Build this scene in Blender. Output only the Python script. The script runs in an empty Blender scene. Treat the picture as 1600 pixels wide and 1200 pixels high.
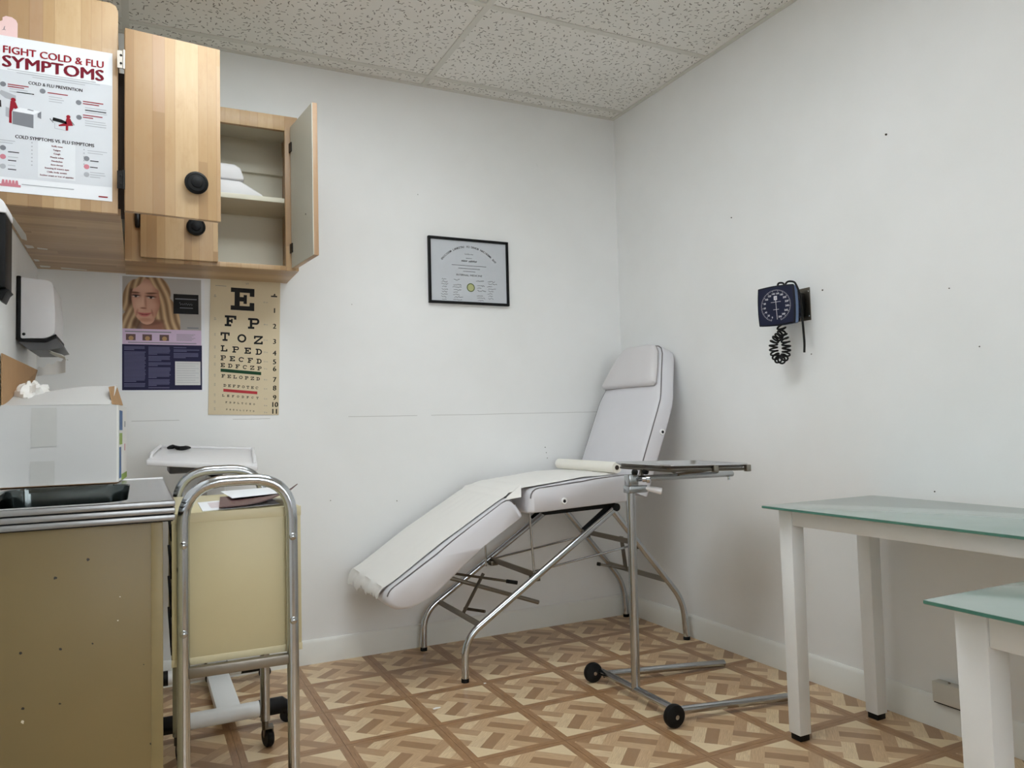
import bpy, bmesh, math, random
from mathutils import Vector, Matrix, Euler
random.seed(7)
R = math.radians
PI = math.pi
scene = bpy.context.scene
COL = scene.collection

# ------------------------------------------------------------------ camera
W, D, H = 2.141, 3.149, 2.44            # right wall, back wall, ceiling
XL, YF = -0.326, -1.25                  # left wall, wall behind the camera
cam_d = bpy.data.cameras.new('camera')
cam = bpy.data.objects.new('camera', cam_d)
COL.objects.link(cam)
yaw, pitch, roll = 0.453977, 0.0508276, -0.0254558
fwd = Vector((math.sin(yaw) * math.cos(pitch), math.cos(yaw) * math.cos(pitch), math.sin(pitch)))
rgt0 = Vector((math.cos(yaw), -math.sin(yaw), 0))
up0 = rgt0.cross(fwd)
rgt = rgt0 * math.cos(roll) + up0 * math.sin(roll)
upv = -rgt0 * math.sin(roll) + up0 * math.cos(roll)
cam.matrix_world = Matrix(((rgt.x, upv.x, -fwd.x, 0), (rgt.y, upv.y, -fwd.y, 0), (rgt.z, upv.z, -fwd.z, 0.93738), (0, 0, 0, 1)))
cam_d.sensor_width = 36
cam_d.lens = 1194.73 / 1600 * 36
cam_d.clip_start = 0.02
scene.camera = cam

# ------------------------------------------------------------------ world, exposure
world = bpy.data.worlds.new('world')
scene.world = world
world.use_nodes = True
world.node_tree.nodes['Background'].inputs[0].default_value = (0.93, 0.97, 1.0, 1)     # flat overcast sky tuned as frontal fill, enters by the added fill_window_1
world.node_tree.nodes['Background'].inputs[1].default_value = 4.3
WX0, WX1, WZ0, WZ1 = 0.10, 1.75, 0.72, 2.12
pd = bpy.data.lights.new('fill_window_portal', 'AREA')  # guides sky sampling through the added window
pd.shape = 'RECTANGLE'
pd.size, pd.size_y = WX1 - WX0, WZ1 - WZ0
pd.cycles.is_portal = True
portal = bpy.data.objects.new('fill_window_portal', pd)
COL.objects.link(portal)
portal.location = ((WX0 + WX1) / 2, YF - 0.06, (WZ0 + WZ1) / 2)
portal.rotation_euler = (R(90), 0, 0)
scene.view_settings.view_transform = 'Standard'
scene.view_settings.look = 'None'
scene.view_settings.gamma = 1
scene.view_settings.use_curve_mapping = False
scene.view_settings.exposure = 0.09
LIGHT, LIGHT_WEAK = 8.6, 3.8             # lens radiance of the two ceiling troffers (the back one set dimmer to balance the wall tones)
scene.cycles.use_denoising = True
scene.cycles.max_bounces = 10
scene.cycles.diffuse_bounces = 6
scene.cycles.glossy_bounces = 6

# ------------------------------------------------------------------ helpers
def lin(r, g, b):
    f = lambda c: (c / 255 / 12.92) if c / 255 <= 0.04045 else ((c / 255 + 0.055) / 1.055) ** 2.4
    return (f(r), f(g), f(b), 1)

class NT:
    def __init__(s, name):
        s.mat = bpy.data.materials.new(name)
        s.mat.use_nodes = True
        s.t = s.mat.node_tree
        s.b = s.t.nodes['Principled BSDF']
    def n(s, typ, **kw):
        nd = s.t.nodes.new(typ)
        for k, v in kw.items():
            setattr(nd, k, v)
        return nd
    def put(s, sock, v):
        if hasattr(v, 'is_linked') or isinstance(v, bpy.types.NodeSocket):
            s.t.links.new(v, sock)
        elif v is not None:
            sock.default_value = v
    def m(s, op, a, b=None, c=None):
        nd = s.n('ShaderNodeMath', operation=op)
        for i, v in enumerate((a, b, c)):
            if v is not None:
                s.put(nd.inputs[i], v)
        return nd.outputs[0]
    def mix(s, f, a, b):
        nd = s.n('ShaderNodeMix', data_type='RGBA')
        s.put(nd.inputs['Factor'], f)
        s.put(nd.inputs[6], a)
        s.put(nd.inputs[7], b)
        return nd.outputs[2]
    def coord(s, kind='Object'):
        return s.n('ShaderNodeTexCoord').outputs[kind]
    def xyz(s, v):
        nd = s.n('ShaderNodeSeparateXYZ')
        s.put(nd.inputs[0], v)
        return nd.outputs
    def vec(s, x, y, z):
        nd = s.n('ShaderNodeCombineXYZ')
        for i, v in enumerate((x, y, z)):
            s.put(nd.inputs[i], v)
        return nd.outputs[0]
    def scale(s, v, sx, sy, sz):
        nd = s.n('ShaderNodeMapping')
        s.put(nd.inputs[0], v)
        nd.inputs['Scale'].default_value = (sx, sy, sz)
        return nd.outputs[0]
    def noise(s, v, scale, detail=3, rough=0.5):
        nd = s.n('ShaderNodeTexNoise')
        s.put(nd.inputs['Vector'], v)
        nd.inputs['Scale'].default_value = scale
        nd.inputs['Detail'].default_value = detail
        nd.inputs['Roughness'].default_value = rough
        return nd.outputs['Fac']
    def white(s, v):
        nd = s.n('ShaderNodeTexWhiteNoise', noise_dimensions='3D')
        s.put(nd.inputs['Vector'], v)
        return nd.outputs['Value']
    def ramp(s, f, stops, interp='LINEAR'):
        nd = s.n('ShaderNodeValToRGB')
        s.put(nd.inputs[0], f)
        cr = nd.color_ramp
        cr.interpolation = interp
        while len(cr.elements) < len(stops):
            cr.elements.new(0.5)
        for e, (p, c) in zip(cr.elements, stops):
            e.position = p
            e.color = c
        return nd.outputs[0]
    def bump(s, h, strength=0.3, dist=0.002):
        nd = s.n('ShaderNodeBump')
        s.put(nd.inputs['Height'], h)
        nd.inputs['Strength'].default_value = strength
        nd.inputs['Distance'].default_value = dist
        s.t.links.new(nd.outputs[0], s.b.inputs['Normal'])
    def base(s, col=None, rough=None, metal=None, **kw):
        if col is not None:
            s.put(s.b.inputs['Base Color'], col)
        if rough is not None:
            s.put(s.b.inputs['Roughness'], rough)
        if metal is not None:
            s.b.inputs['Metallic'].default_value = metal
        for k, v in kw.items():
            s.put(s.b.inputs[k.replace('_', ' ')], v)
        return s.mat

M = {}
PRINTS = ('ink', 'navy', 'poster', 'lavender', 'offwhite', 'chart', 'portrait', 'frame_black', 'black_', 'gauge', 'pink_paper', 'certificate', 'seal', 'dial')
def plain(name, rgb, rough=0.5, metal=0.0, var=0.06, nscale=40, bump=0.0, **kw):
    """procedural: faint mottled tone over one colour"""
    t = NT(name)
    c = lin(*rgb)
    n = t.noise(t.coord(), nscale, 3)
    dark = (c[0] * (1 - var), c[1] * (1 - var), c[2] * (1 - var), 1)
    col = t.mix(t.m('SMOOTH_MIN', t.m('MULTIPLY', n, 1.2), 1, 0.1), dark, c)
    if bump:
        t.bump(n, bump, 0.001)
    if name.startswith(PRINTS):
        t.b.inputs['Specular IOR Level'].default_value = 0.2
        rough = max(rough, 0.5)
    M[name] = t.base(col, rough, metal, **kw)
    return M[name]

class MB:
    def __init__(s):
        s.v, s.f = [], []
    def add(s, vs, fs):
        o = len(s.v)
        s.v += [Vector(p) for p in vs]
        s.f += [tuple(i + o for i in f) for f in fs]
        return s
    def box(s, lo, hi, rot=None, about=None):
        x0, y0, z0 = lo
        x1, y1, z1 = hi
        vs = [Vector(p) for p in ((x0, y0, z0), (x1, y0, z0), (x1, y1, z0), (x0, y1, z0), (x0, y0, z1), (x1, y0, z1), (x1, y1, z1), (x0, y1, z1))]
        if rot is not None:
            c = Vector(about) if about is not None else (vs[0] + vs[6]) / 2
            vs = [rot @ (p - c) + c for p in vs]
        return s.add(vs, [(0, 3, 2, 1), (4, 5, 6, 7), (0, 1, 5, 4), (1, 2, 6, 5), (2, 3, 7, 6), (3, 0, 4, 7)])
    def tube(s, pts, r, n=12, closed=False, caps=True):
        pts = [Vector(p) for p in pts]
        k = len(pts)
        rs = r if isinstance(r, (list, tuple)) else [r] * k
        tang = []
        for i in range(k):
            if closed:
                t = pts[(i + 1) % k] - pts[i - 1]
            else:
                t = pts[min(i + 1, k - 1)] - pts[max(i - 1, 0)]
            tang.append(t.normalized())
        u = tang[0].orthogonal().normalized()
        rings = []
        for i in range(k):
            t = tang[i]
            u = (u - t * u.dot(t))
            u = u.normalized() if u.length > 1e-6 else t.orthogonal().normalized()
            w = t.cross(u)
            rings.append([pts[i] + (u * math.cos(2 * PI * j / n) + w * math.sin(2 * PI * j / n)) * rs[i] for j in range(n)])
        vs = [p for ring in rings for p in ring]
        fs = []
        for i in range(k if closed else k - 1):
            a, b = i * n, ((i + 1) % k) * n
            for j in range(n):
                fs.append((a + j, a + (j + 1) % n, b + (j + 1) % n, b + j))
        if caps and not closed:
            fs.append(tuple(range(n - 1, -1, -1)))
            fs.append(tuple((k - 1) * n + j for j in range(n)))
        return s.add(vs, fs)
    def cyl(s, p0, p1, r, n=16):
        return s.tube([p0, p1], r, n)
    def lathe(s, prof, org, axis, n=24):
        org, ax = Vector(org), Vector(axis).normalized()
        u = ax.orthogonal().normalized()
        w = ax.cross(u)
        vs, fs = [], []
        for (r, h) in prof:
            for j in range(n):
                a = 2 * PI * j / n
                vs.append(org + ax * h + (u * math.cos(a) + w * math.sin(a)) * max(r, 1e-5))
        for i in range(len(prof) - 1):
            for j in range(n):
                fs.append((i * n + j, i * n + (j + 1) % n, (i + 1) * n + (j + 1) % n, (i + 1) * n + j))
        fs.append(tuple(range(n - 1, -1, -1)))
        fs.append(tuple((len(prof) - 1) * n + j for j in range(n)))
        return s.add(vs, fs)
    def prism(s, poly, axis, lo, hi):
        """poly: 2-D points in the two other axes (in x,y,z order), extruded along axis"""
        def P(a, b, c):
            return {'x': (c, a, b), 'y': (a, c, b), 'z': (a, b, c)}[axis]
        n = len(poly)
        vs = [P(a, b, lo) for a, b in poly] + [P(a, b, hi) for a, b in poly]
        fs = [tuple(range(n)), tuple(range(2 * n - 1, n - 1, -1))]
        fs += [(i, i + n, (i + 1) % n + n, (i + 1) % n) for i in range(n)]
        return s.add(vs, fs)
    def grid(s, fn, nu, nv):
        vs = [fn(i / nu, j / nv) for i in range(nu + 1) for j in range(nv + 1)]
        fs = [(i * (nv + 1) + j, (i + 1) * (nv + 1) + j, (i + 1) * (nv + 1) + j + 1, i * (nv + 1) + j + 1) for i in range(nu) for j in range(nv)]
        return s.add(vs, fs)
    def mesh(s, name, bevel=0, seg=2, angle=35, thick=0, subdiv=0, normals=True):
        me = bpy.data.meshes.new(name)
        bm = bmesh.new()
        bv = [bm.verts.new(p) for p in s.v]
        for f in s.f:
            try:
                bm.faces.new([bv[i] for i in f])
            except ValueError:
                pass
        if normals:
            bmesh.ops.recalc_face_normals(bm, faces=bm.faces)
        if thick:
            bmesh.ops.solidify(bm, geom=list(bm.faces), thickness=thick)
            bmesh.ops.recalc_face_normals(bm, faces=bm.faces)
        if bevel:
            es = [e for e in bm.edges if len(e.link_faces) == 2 and e.calc_face_angle(0) > R(28)]
            bmesh.ops.bevel(bm, geom=es, offset=bevel, segments=seg, profile=0.5, affect='EDGES', clamp_overlap=True)
        bm.to_mesh(me)
        bm.free()
        for p in me.polygons:
            p.use_smooth = True
        me.set_sharp_from_angle(angle=R(angle))
        return me
    def build(s, name, mat, parent=None, bevel=0, local=False, label=None, **kw):
        me = s.mesh(name, bevel, **kw)
        if parent is not None and not local:
            me.transform(WM[parent.name].inverted())
        return link(name, me, mat, parent, label)

WM = {}
def link(name, me, mat, parent=None, label=None):
    me.materials.clear()
    me.materials.append(M[mat] if isinstance(mat, str) else mat)
    o = bpy.data.objects.new(name, me)
    COL.objects.link(o)
    o.parent = parent
    if parent is not None:
        WM[o.name] = WM[parent.name].copy()
    else:
        WM[o.name] = Matrix.Identity(4)
    if label:
        o['label'] = label
    return o

def thing(name, label, cat, loc=(0, 0, 0), rot=(0, 0, 0), group=None):
    o = bpy.data.objects.new(name, None)
    o.empty_display_size = 0.05
    COL.objects.link(o)
    o.location = loc
    o.rotation_euler = rot
    WM[o.name] = Matrix.LocRotScale(Vector(loc), Euler(rot), None)
    o['label'] = label
    o['category'] = cat
    if group:
        o['group'] = group
    return o
def tag(o, label, cat, group=None):
    o['label'] = label
    o['category'] = cat
    if group:
        o['group'] = group
    return o
def stuff(o):
    o['kind'] = 'stuff'
    return o
def setting(o):
    o['kind'] = 'structure'
    return o
def recentre(o):
    """move a top-level mesh's origin to its base"""
    me = o.data
    xs = [v.co for v in me.vertices]
    c = Vector((sum(v.x for v in xs) / len(xs), sum(v.y for v in xs) / len(xs), min(v.z for v in xs)))
    me.transform(Matrix.Translation(-c))
    o.location = c
    WM[o.name] = Matrix.Translation(c)
    return o

def fillet(pts, r, n=5):
    pts = [Vector(p) for p in pts]
    out = [pts[0]]
    for i in range(1, len(pts) - 1):
        a, b, c = pts[i - 1], pts[i], pts[i + 1]
        d = min(r, (a - b).length * 0.48, (c - b).length * 0.48)
        p, q = b + (a - b).normalized() * d, b + (c - b).normalized() * d
        for k in range(n + 1):
            t = k / n
            out.append(p * (1 - t) ** 2 + b * 2 * t * (1 - t) + q * t * t)
    out.append(pts[-1])
    return out
def rrect(w, h, r, n=4, cx=0, cy=0):
    out = []
    for (sx, sy, a0) in ((1, 1, 0), (-1, 1, 90), (-1, -1, 180), (1, -1, 270)):
        for k in range(n + 1):
            a = R(a0 + 90 * k / n)
            out.append((cx + sx * (w / 2 - r) + r * math.cos(a), cy + sy * (h / 2 - r) + r * math.sin(a)))
    return out

def text_mb(mb, txt, size, origin, ux, uy, align='LEFT', bold=0.0, sx=1.0, fit=None, over=0.0):
    """flat lettering: adds the filled outline of txt to mb on the plane origin + ux, uy"""
    cu = bpy.data.curves.new('t', 'FONT')
    cu.body = txt
    cu.size = size
    cu.align_x = align
    cu.offset = bold
    cu.resolution_u = 3
    ob = bpy.data.objects.new('t', cu)
    COL.objects.link(ob)
    bpy.context.view_layer.update()
    me = bpy.data.meshes.new_from_object(ob.evaluated_get(bpy.context.evaluated_depsgraph_get()))
    ux, uy, o = Vector(ux), Vector(uy), Vector(origin)
    if fit and len(me.vertices):
        xs = [v.co.x for v in me.vertices]
        sx = fit / max(1e-6, max(xs) - min(xs))
    nz = ux.cross(uy).normalized()
    for k_, dx in enumerate((-over, 0.0, over) if over else (0.0,)):
        mb.add([o + nz * (k_ * .00008) + ux * (v.co.x * sx + dx) + uy * (v.co.y + (k_ - 1) * over * .4) for v in me.vertices], [tuple(p.vertices) for p in me.polygons])
    bpy.data.objects.remove(ob)
    bpy.data.meshes.remove(me)
    bpy.data.curves.remove(cu)

# ------------------------------------------------------------------ materials
# painted walls: scuffed white
def wall_mat(name, rgb, seam=None):
    t = NT(name)
    v = t.coord()
    c = lin(*rgb)
    n1 = t.noise(v, 1.6, 4, 0.6)
    n2 = t.noise(t.scale(v, 1, 1, 0.35), 14, 5, 0.7)
    col = t.ramp(n1, [(0.3, (c[0] * .93, c[1] * .93, c[2] * .92, 1)), (0.7, c)])
    marks = t.m('GREATER_THAN', n2, 0.735)
    col = t.mix(t.m('MULTIPLY', marks, 0.10), col, lin(120, 116, 108))
    h = t.noise(v, 160, 3)
    if seam is not None:
        z = t.xyz(v)[2]
        line = t.m('LESS_THAN', t.m('ABSOLUTE', t.m('SUBTRACT', t.m('ADD', z, t.m('MULTIPLY', n1, 0.012)), seam)), 0.0014)
        line = t.m('MULTIPLY', line, t.m('GREATER_THAN', t.noise(v, 3.1, 2), 0.47))
        col = t.mix(t.m('MULTIPLY', line, 0.35), col, lin(125, 122, 116))
    t.bump(h, 0.12, 0.001)
    M[name] = t.base(col, 0.55)
wall_mat('wall_paint', (239, 240, 240), 0.985)
wall_mat('side_wall_paint', (239, 240, 240))
wall_mat('baseboard_paint', (234, 234, 229))

# parquet-print vinyl tile (0.29 m): dark border strips round a diagonal basket weave
t = NT('parquet_vinyl')
v = t.coord()
x, y, z = t.xyz(v)
strip = t.m('GREATER_THAN', t.m('MAXIMUM', t.m('ABSOLUTE', x), t.m('ABSOLUTE', y)), 0.145 - 0.0205)
a = t.m('MULTIPLY', t.m('SUBTRACT', x, y), 0.70711)
b = t.m('MULTIPLY', t.m('ADD', x, y), 0.70711)
S = 0.1135
ia = t.m('FLOOR', t.m('ADD', t.m('DIVIDE', a, S), 0.5))
jb = t.m('FLOOR', t.m('DIVIDE', b, S))
tri = t.m('GREATER_THAN', t.m('ABSOLUTE', b), S)
par = t.m('GREATER_THAN', t.m('ABSOLUTE', t.m('SUBTRACT', t.m('FRACT', t.m('MULTIPLY', t.m('ADD', ia, jb), 0.5)), 0.5)), 0.25)  # 1 -> even
fa = t.m('FRACT', t.m('ADD', t.m('DIVIDE', a, S), 0.5))
fb = t.m('FRACT', t.m('DIVIDE', b, S))
across = t.m('ADD', t.m('MULTIPLY', par, fb), t.m('MULTIPLY', t.m('SUBTRACT', 1, par), fa))
kf = t.m('FLOOR', t.m('MULTIPLY', across, 3))
rnd = t.white(t.vec(t.m('ADD', t.m('MULTIPLY', ia, 5.13), kf), t.m('ADD', t.m('MULTIPLY', jb, 3.71), t.m('MULTIPLY', par, 11.3)), 0.37))
along_v = t.vec(t.m('ADD', t.m('MULTIPLY', par, t.m('MULTIPLY', a, 9)), t.m('MULTIPLY', t.m('SUBTRACT', 1, par), t.m('MULTIPLY', b, 9))),
                t.m('MULTIPLY', across, 22), t.m('MULTIPLY', kf, 3.1))
grain = t.noise(along_v, 2.6, 4, 0.65)
fing = t.ramp(rnd, [(0.0, lin(166, 132, 98)), (0.30, lin(192, 158, 122)), (0.58, lin(210, 178, 140)), (0.80, lin(230, 205, 166))], 'CONSTANT')
fing = t.mix(t.m('MULTIPLY', t.m('SUBTRACT', grain, 0.36), 1.5), fing, lin(150, 114, 80))
tric = t.mix(t.m('MULTIPLY', t.noise(t.scale(v, 30, 30, 1), 3, 3), 0.30), lin(232, 210, 172), lin(196, 166, 128))
col = t.mix(tri, fing, tric)
sg = t.noise(t.scale(v, 1, 1, 1), 60, 4, 0.7)
sx_ = t.m('GREATER_THAN', t.m('ABSOLUTE', x), t.m('ABSOLUTE', y))
sgv = t.vec(t.m('ADD', t.m('MULTIPLY', sx_, t.m('MULTIPLY', x, 160)), t.m('MULTIPLY', t.m('SUBTRACT', 1, sx_), t.m('MULTIPLY', y, 160))),
            t.m('ADD', t.m('MULTIPLY', sx_, t.m('MULTIPLY', y, 12)), t.m('MULTIPLY', t.m('SUBTRACT', 1, sx_), t.m('MULTIPLY', x, 12))), 0)
stc = t.ramp(t.noise(sgv, 1.6, 4, 0.6), [(0.3, lin(142, 106, 73)), (0.7, lin(174, 135, 97))])
col = t.mix(strip, col, stc)
scuff = t.noise(t.coord('Generated'), 3.0, 5, 0.7)
t.bump(grain, 0.05, 0.0006)
M['parquet_vinyl'] = t.base(col, 0.32)

# fissured acoustic ceiling tile
t = NT('acoustic_tile')
v = t.coord()
def fissures(sc, lx, ly, off):
    mp = t.n('ShaderNodeMapping')
    t.put(mp.inputs[0], v)
    mp.inputs['Location'].default_value = (off, off * 2, 0)
    vo = t.n('ShaderNodeTexVoronoi', voronoi_dimensions='2D')
    t.put(vo.inputs['Vector'], mp.outputs[0])
    vo.inputs['Scale'].default_value = sc
    dlt = t.n('ShaderNodeVectorMath', operation='SUBTRACT')
    t.put(dlt.inputs[0], mp.outputs[0])
    t.put(dlt.inputs[1], vo.outputs['Position'])
    dx, dy, _ = t.xyz(dlt.outputs[0])
    cr = t.n('ShaderNodeSeparateColor')
    t.put(cr.inputs[0], vo.outputs['Color'])
    ang = t.m('MULTIPLY', cr.outputs[0], 6.283)
    ca, sa = t.m('COSINE', ang), t.m('SINE', ang)
    p = t.m('ADD', t.m('MULTIPLY', dx, ca), t.m('MULTIPLY', dy, sa))
    q = t.m('SUBTRACT', t.m('MULTIPLY', dy, ca), t.m('MULTIPLY', dx, sa))
    q = t.m('ADD', q, t.m('MULTIPLY', t.m('SUBTRACT', t.noise(v, 90, 2), 0.5), 0.008))
    return t.m('MULTIPLY', t.m('MULTIPLY', t.m('LESS_THAN', t.m('ABSOLUTE', p), lx), t.m('LESS_THAN', t.m('ABSOLUTE', q), ly)), t.m('GREATER_THAN', cr.outputs[1], 0.15))
fis = t.m('MAXIMUM', fissures(27, 0.0085, 0.0020, 0.0), fissures(38, 0.0042, 0.0017, 0.31))
big = t.noise(v, 2.2, 3)
col = t.ramp(big, [(0.3, lin(226, 224, 218)), (0.7, lin(236, 234, 229))])
col = t.mix(t.m('MULTIPLY', fis, 0.78), col, lin(98, 92, 82))
t.bump(t.m('ADD', t.m('MULTIPLY', fis, -1.0), t.m('MULTIPLY', t.noise(v, 220, 2), 0.15)), 0.6, 0.002)
M['acoustic_tile'] = t.base(col, 0.9)

# butcher-block laminate: staves along the object's local Z (or X)
def butcher(name, across, along, tint=1.0):
    t = NT(name)
    v = t.coord()
    o = t.xyz(v)
    ac = o['XYZ'.index(across)]
    al = o['XYZ'.index(along)]
    warp = t.m('ADD', ac, t.m('ADD', t.m('MULTIPLY', t.m('SINE', t.m('MULTIPLY', ac, 61.0)), 0.0095), t.m('MULTIPLY', t.m('SINE', t.m('MULTIPLY', ac, 23.0)), 0.008)))
    st = t.m('FLOOR', t.m('DIVIDE', warp, 0.034))
    seg = t.m('FLOOR', t.m('ADD', t.m('DIVIDE', al, 1.1), t.m('MULTIPLY', st, 0.37)))
    rnd = t.white(t.vec(st, seg, 2.2))
    gv = t.vec(t.m('MULTIPLY', ac, 120), t.m('MULTIPLY', al, 9), t.m('MULTIPLY', st, 4.7))
    g = t.noise(gv, 1.0, 4, 0.6)
    base = t.ramp(rnd, [(0.0, lin(162 * tint, 130 * tint, 94 * tint)), (0.3, lin(188 * tint, 157 * tint, 116 * tint)), (0.6, lin(203 * tint, 174 * tint, 134 * tint)), (0.85, lin(178 * tint, 146 * tint, 114 * tint))])
    fig = t.noise(t.vec(t.m('MULTIPLY', ac, 34), t.m('MULTIPLY', al, 15), t.m('MULTIPLY', st, 9.1)), 1.0, 3, 0.7)
    col = t.mix(t.m('MULTIPLY', t.m('SMOOTH_MAX', t.m('SUBTRACT', fig, 0.52), 0, 0.05), 0.9), base, lin(158 * tint, 112 * tint, 70 * tint))
    col = t.mix(t.m('MULTIPLY', t.m('SUBTRACT', g, 0.3), 0.55), col, lin(176 * tint, 130 * tint, 82 * tint))
    fr = t.m('FRACT', t.m('DIVIDE', warp, 0.034))
    edge = t.m('LESS_THAN', t.m('MINIMUM', fr, t.m('SUBTRACT', 1, fr)), 0.03)
    col = t.mix(t.m('MULTIPLY', edge, 0.25), col, lin(140, 98, 58))
    M[name] = t.base(col, 0.38)
butcher('butcher_block', 'X', 'Z')
butcher('butcher_block_underside', 'Y', 'X', 0.96)
butcher('butcher_block_rail', 'X', 'Z', 0.98)

# worn olive-beige painted steel with black and white chips
t = NT('beige_enamel_worn')
v = t.coord()
n = t.noise(v, 2.0, 3)
col = t.ramp(n, [(0.35, lin(126, 109, 70)), (0.65, lin(135, 117, 78))])
vo = t.n('ShaderNodeTexVoronoi', voronoi_dimensions='2D')
px_, py_, pz_ = t.xyz(v)
t.put(vo.inputs['Vector'], t.vec(px_, pz_, 0))
vo.inputs['Scale'].default_value = 19
cr = t.n('ShaderNodeSeparateColor')
t.put(cr.inputs[0], vo.outputs['Color'])
dist = t.m('ADD', vo.outputs['Distance'], t.m('MULTIPLY', t.noise(v, 260, 3), 0.09))
chip = t.m('MULTIPLY', t.m('LESS_THAN', dist, t.m('ADD', 0.055, t.m('MULTIPLY', cr.outputs[2], 0.045))), t.m('GREATER_THAN', cr.outputs[0], 0.62))
wchip = t.m('MULTIPLY', chip, t.m('GREATER_THAN', cr.outputs[1], 0.7))
col = t.mix(chip, col, lin(38, 32, 26))
col = t.mix(wchip, col, lin(222, 215, 196))
M['beige_enamel_worn'] = t.base(col, 0.42)

plain('beige_enamel', (208, 197, 158), 0.4, var=0.07, nscale=7)
plain('beige_enamel_rim', (216, 206, 170), 0.4, var=0.05, nscale=7)
plain('beige_enamel_dark', (146, 129, 88), 0.42, var=0.2, nscale=25)
# chrome / steel
def metal(name, rgb, rough, nscale=30, var=0.15):
    t = NT(name)
    n = t.noise(t.coord(), nscale, 4, 0.7)
    c = lin(*rgb)
    col = t.mix(n, (c[0] * (1 - var), c[1] * (1 - var), c[2] * (1 - var), 1), c)
    M[name] = t.base(col, t.m('ADD', rough, t.m('MULTIPLY', n, 0.12)), 1.0)
metal('chrome', (206, 211, 217), 0.06)
metal('worn_chrome', (188, 191, 194), 0.14)
metal('dull_steel', (150, 144, 134), 0.34)
metal('dark_steel', (120, 114, 104), 0.32)
metal('brushed_steel', (218, 219, 221), 0.15, 60, 0.06)
metal('mirror_steel', (92, 98, 98), 0.03, 12, 0.04)
metal('ribbed_steel', (160, 161, 162), 0.28, 8, 0.05)
plain('black_rubber', (22, 21, 21), 0.55)
plain('black_plastic', (18, 18, 19), 0.35)
plain('white_plastic', (232, 231, 233), 0.35, var=0.03)
plain('grommet_white', (246, 246, 246), 0.3, var=0.02)
plain('white_vinyl', (222, 221, 226), 0.42, var=0.05, nscale=9, bump=0.08)
plain('white_vinyl_pillow', (218, 215, 217), 0.42, var=0.05, nscale=9, bump=0.08)
plain('piping_light', (168, 163, 163), 0.6)
plain('piping_grey', (112, 108, 110), 0.6)
plain('exam_paper', (240, 238, 234), 0.75, var=0.03, nscale=14, bump=0.15)
plain('paper_roll', (246, 243, 234), 0.7, var=0.03)
plain('white_powdercoat', (232, 234, 234), 0.35, var=0.02)
plain('grey_plastic', (96, 96, 98), 0.45)
plain('cream_plastic', (226, 224, 214), 0.45)
plain('cabinet_liner', (226, 222, 204), 0.5, var=0.05, nscale=5)
plain('door_liner', (204, 203, 190), 0.5, var=0.05, nscale=5)
plain('hinge_black', (26, 22, 20), 0.4, 0.4)
metal('hinge_nickel', (214, 206, 196), 0.3)
plain('wall_smear', (222, 220, 214), 0.6)
plain('recess_shade', (46, 34, 26), 0.7)  # dark brown standing in for shade inside gaps and hollows
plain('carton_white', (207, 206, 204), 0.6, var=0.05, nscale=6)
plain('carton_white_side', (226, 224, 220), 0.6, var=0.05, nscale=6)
plain('carton_brown', (176, 138, 98), 0.8, var=0.12, nscale=30)
plain('tape_grey', (196, 195, 191), 0.35, var=0.04)
plain('print_blue', (52, 92, 140), 0.6)
plain('print_green', (140, 164, 72), 0.6)
plain('tissue', (242, 240, 236), 0.8, var=0.04)
plain('poster_paper', (236, 238, 242), 0.4, var=0.02)
plain('poster_grey', (214, 217, 222), 0.45, var=0.02)
plain('poster_panel', (224, 227, 231), 0.45, var=0.02)
plain('ink_red', (150, 26, 42), 0.5)
plain('ink_maroon', (120, 20, 40), 0.5)
plain('ink_dark', (40, 30, 36), 0.5)
plain('ink_grey', (128, 130, 136), 0.5)
plain('ink_lightgrey', (176, 178, 184), 0.5)
plain('ink_pink', (204, 130, 142), 0.5)
plain('ink_black', (20, 19, 20), 0.5)
plain('pink_paper', (238, 206, 204), 0.6)
plain('lavender_print', (208, 186, 212), 0.4)
plain('navy_print', (30, 28, 62), 0.35)
plain('navy_text', (92, 92, 124), 0.4)
plain('offwhite_print', (214, 214, 214), 0.4)
plain('chart_board', (220, 205, 174), 0.5, var=0.04, nscale=10)
plain('ink_green', (22, 66, 40), 0.5)
plain('ink_chart_red', (186, 56, 62), 0.5)
plain('certificate_paper', (208, 211, 216), 0.3, var=0.03)
plain('frame_black', (14, 14, 15), 0.3)
plain('seal_gold', (190, 192, 140), 0.5)
plain('seal_rim', (98, 112, 70), 0.5)
plain('gauge_navy', (30, 33, 56), 0.3)
plain('gauge_bezel', (24, 26, 36), 0.25)
plain('gauge_blue', (120, 140, 176), 0.35)
plain('dial_white', (214, 214, 220), 0.5)
plain('grid_paint', (216, 214, 206), 0.55)
plain('junction_cover', (208, 205, 196), 0.5)
plain('door_brown', (70, 50, 36), 0.4)
plain('binder_grey', (188, 186, 184), 0.45)
plain('magazine_maroon', (96, 62, 62), 0.4, var=0.4, nscale=60)
plain('magazine_pink', (226, 214, 218), 0.4, var=0.2, nscale=80)
plain('towel_paper', (232, 232, 224), 0.8)
plain('dirt', (70, 62, 54), 0.8)
for nm_, pw_ in (('light_lens', LIGHT), ('light_lens_weak', LIGHT_WEAK)):
    t = NT(nm_)
    lc = t.n('ShaderNodeTexChecker')
    t.put(lc.inputs['Vector'], t.coord())
    lc.inputs['Scale'].default_value = 90
    lc.inputs[1].default_value = (0.90, 0.97, 1.0, 1)
    lc.inputs[2].default_value = (0.865, 0.935, 0.965, 1)
    t.put(t.b.inputs['Emission Color'], lc.outputs[0])
    t.b.inputs['Emission Strength'].default_value = pw_
    M[nm_] = t.base((0.8, 0.8, 0.8, 1), 0.4)
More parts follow.
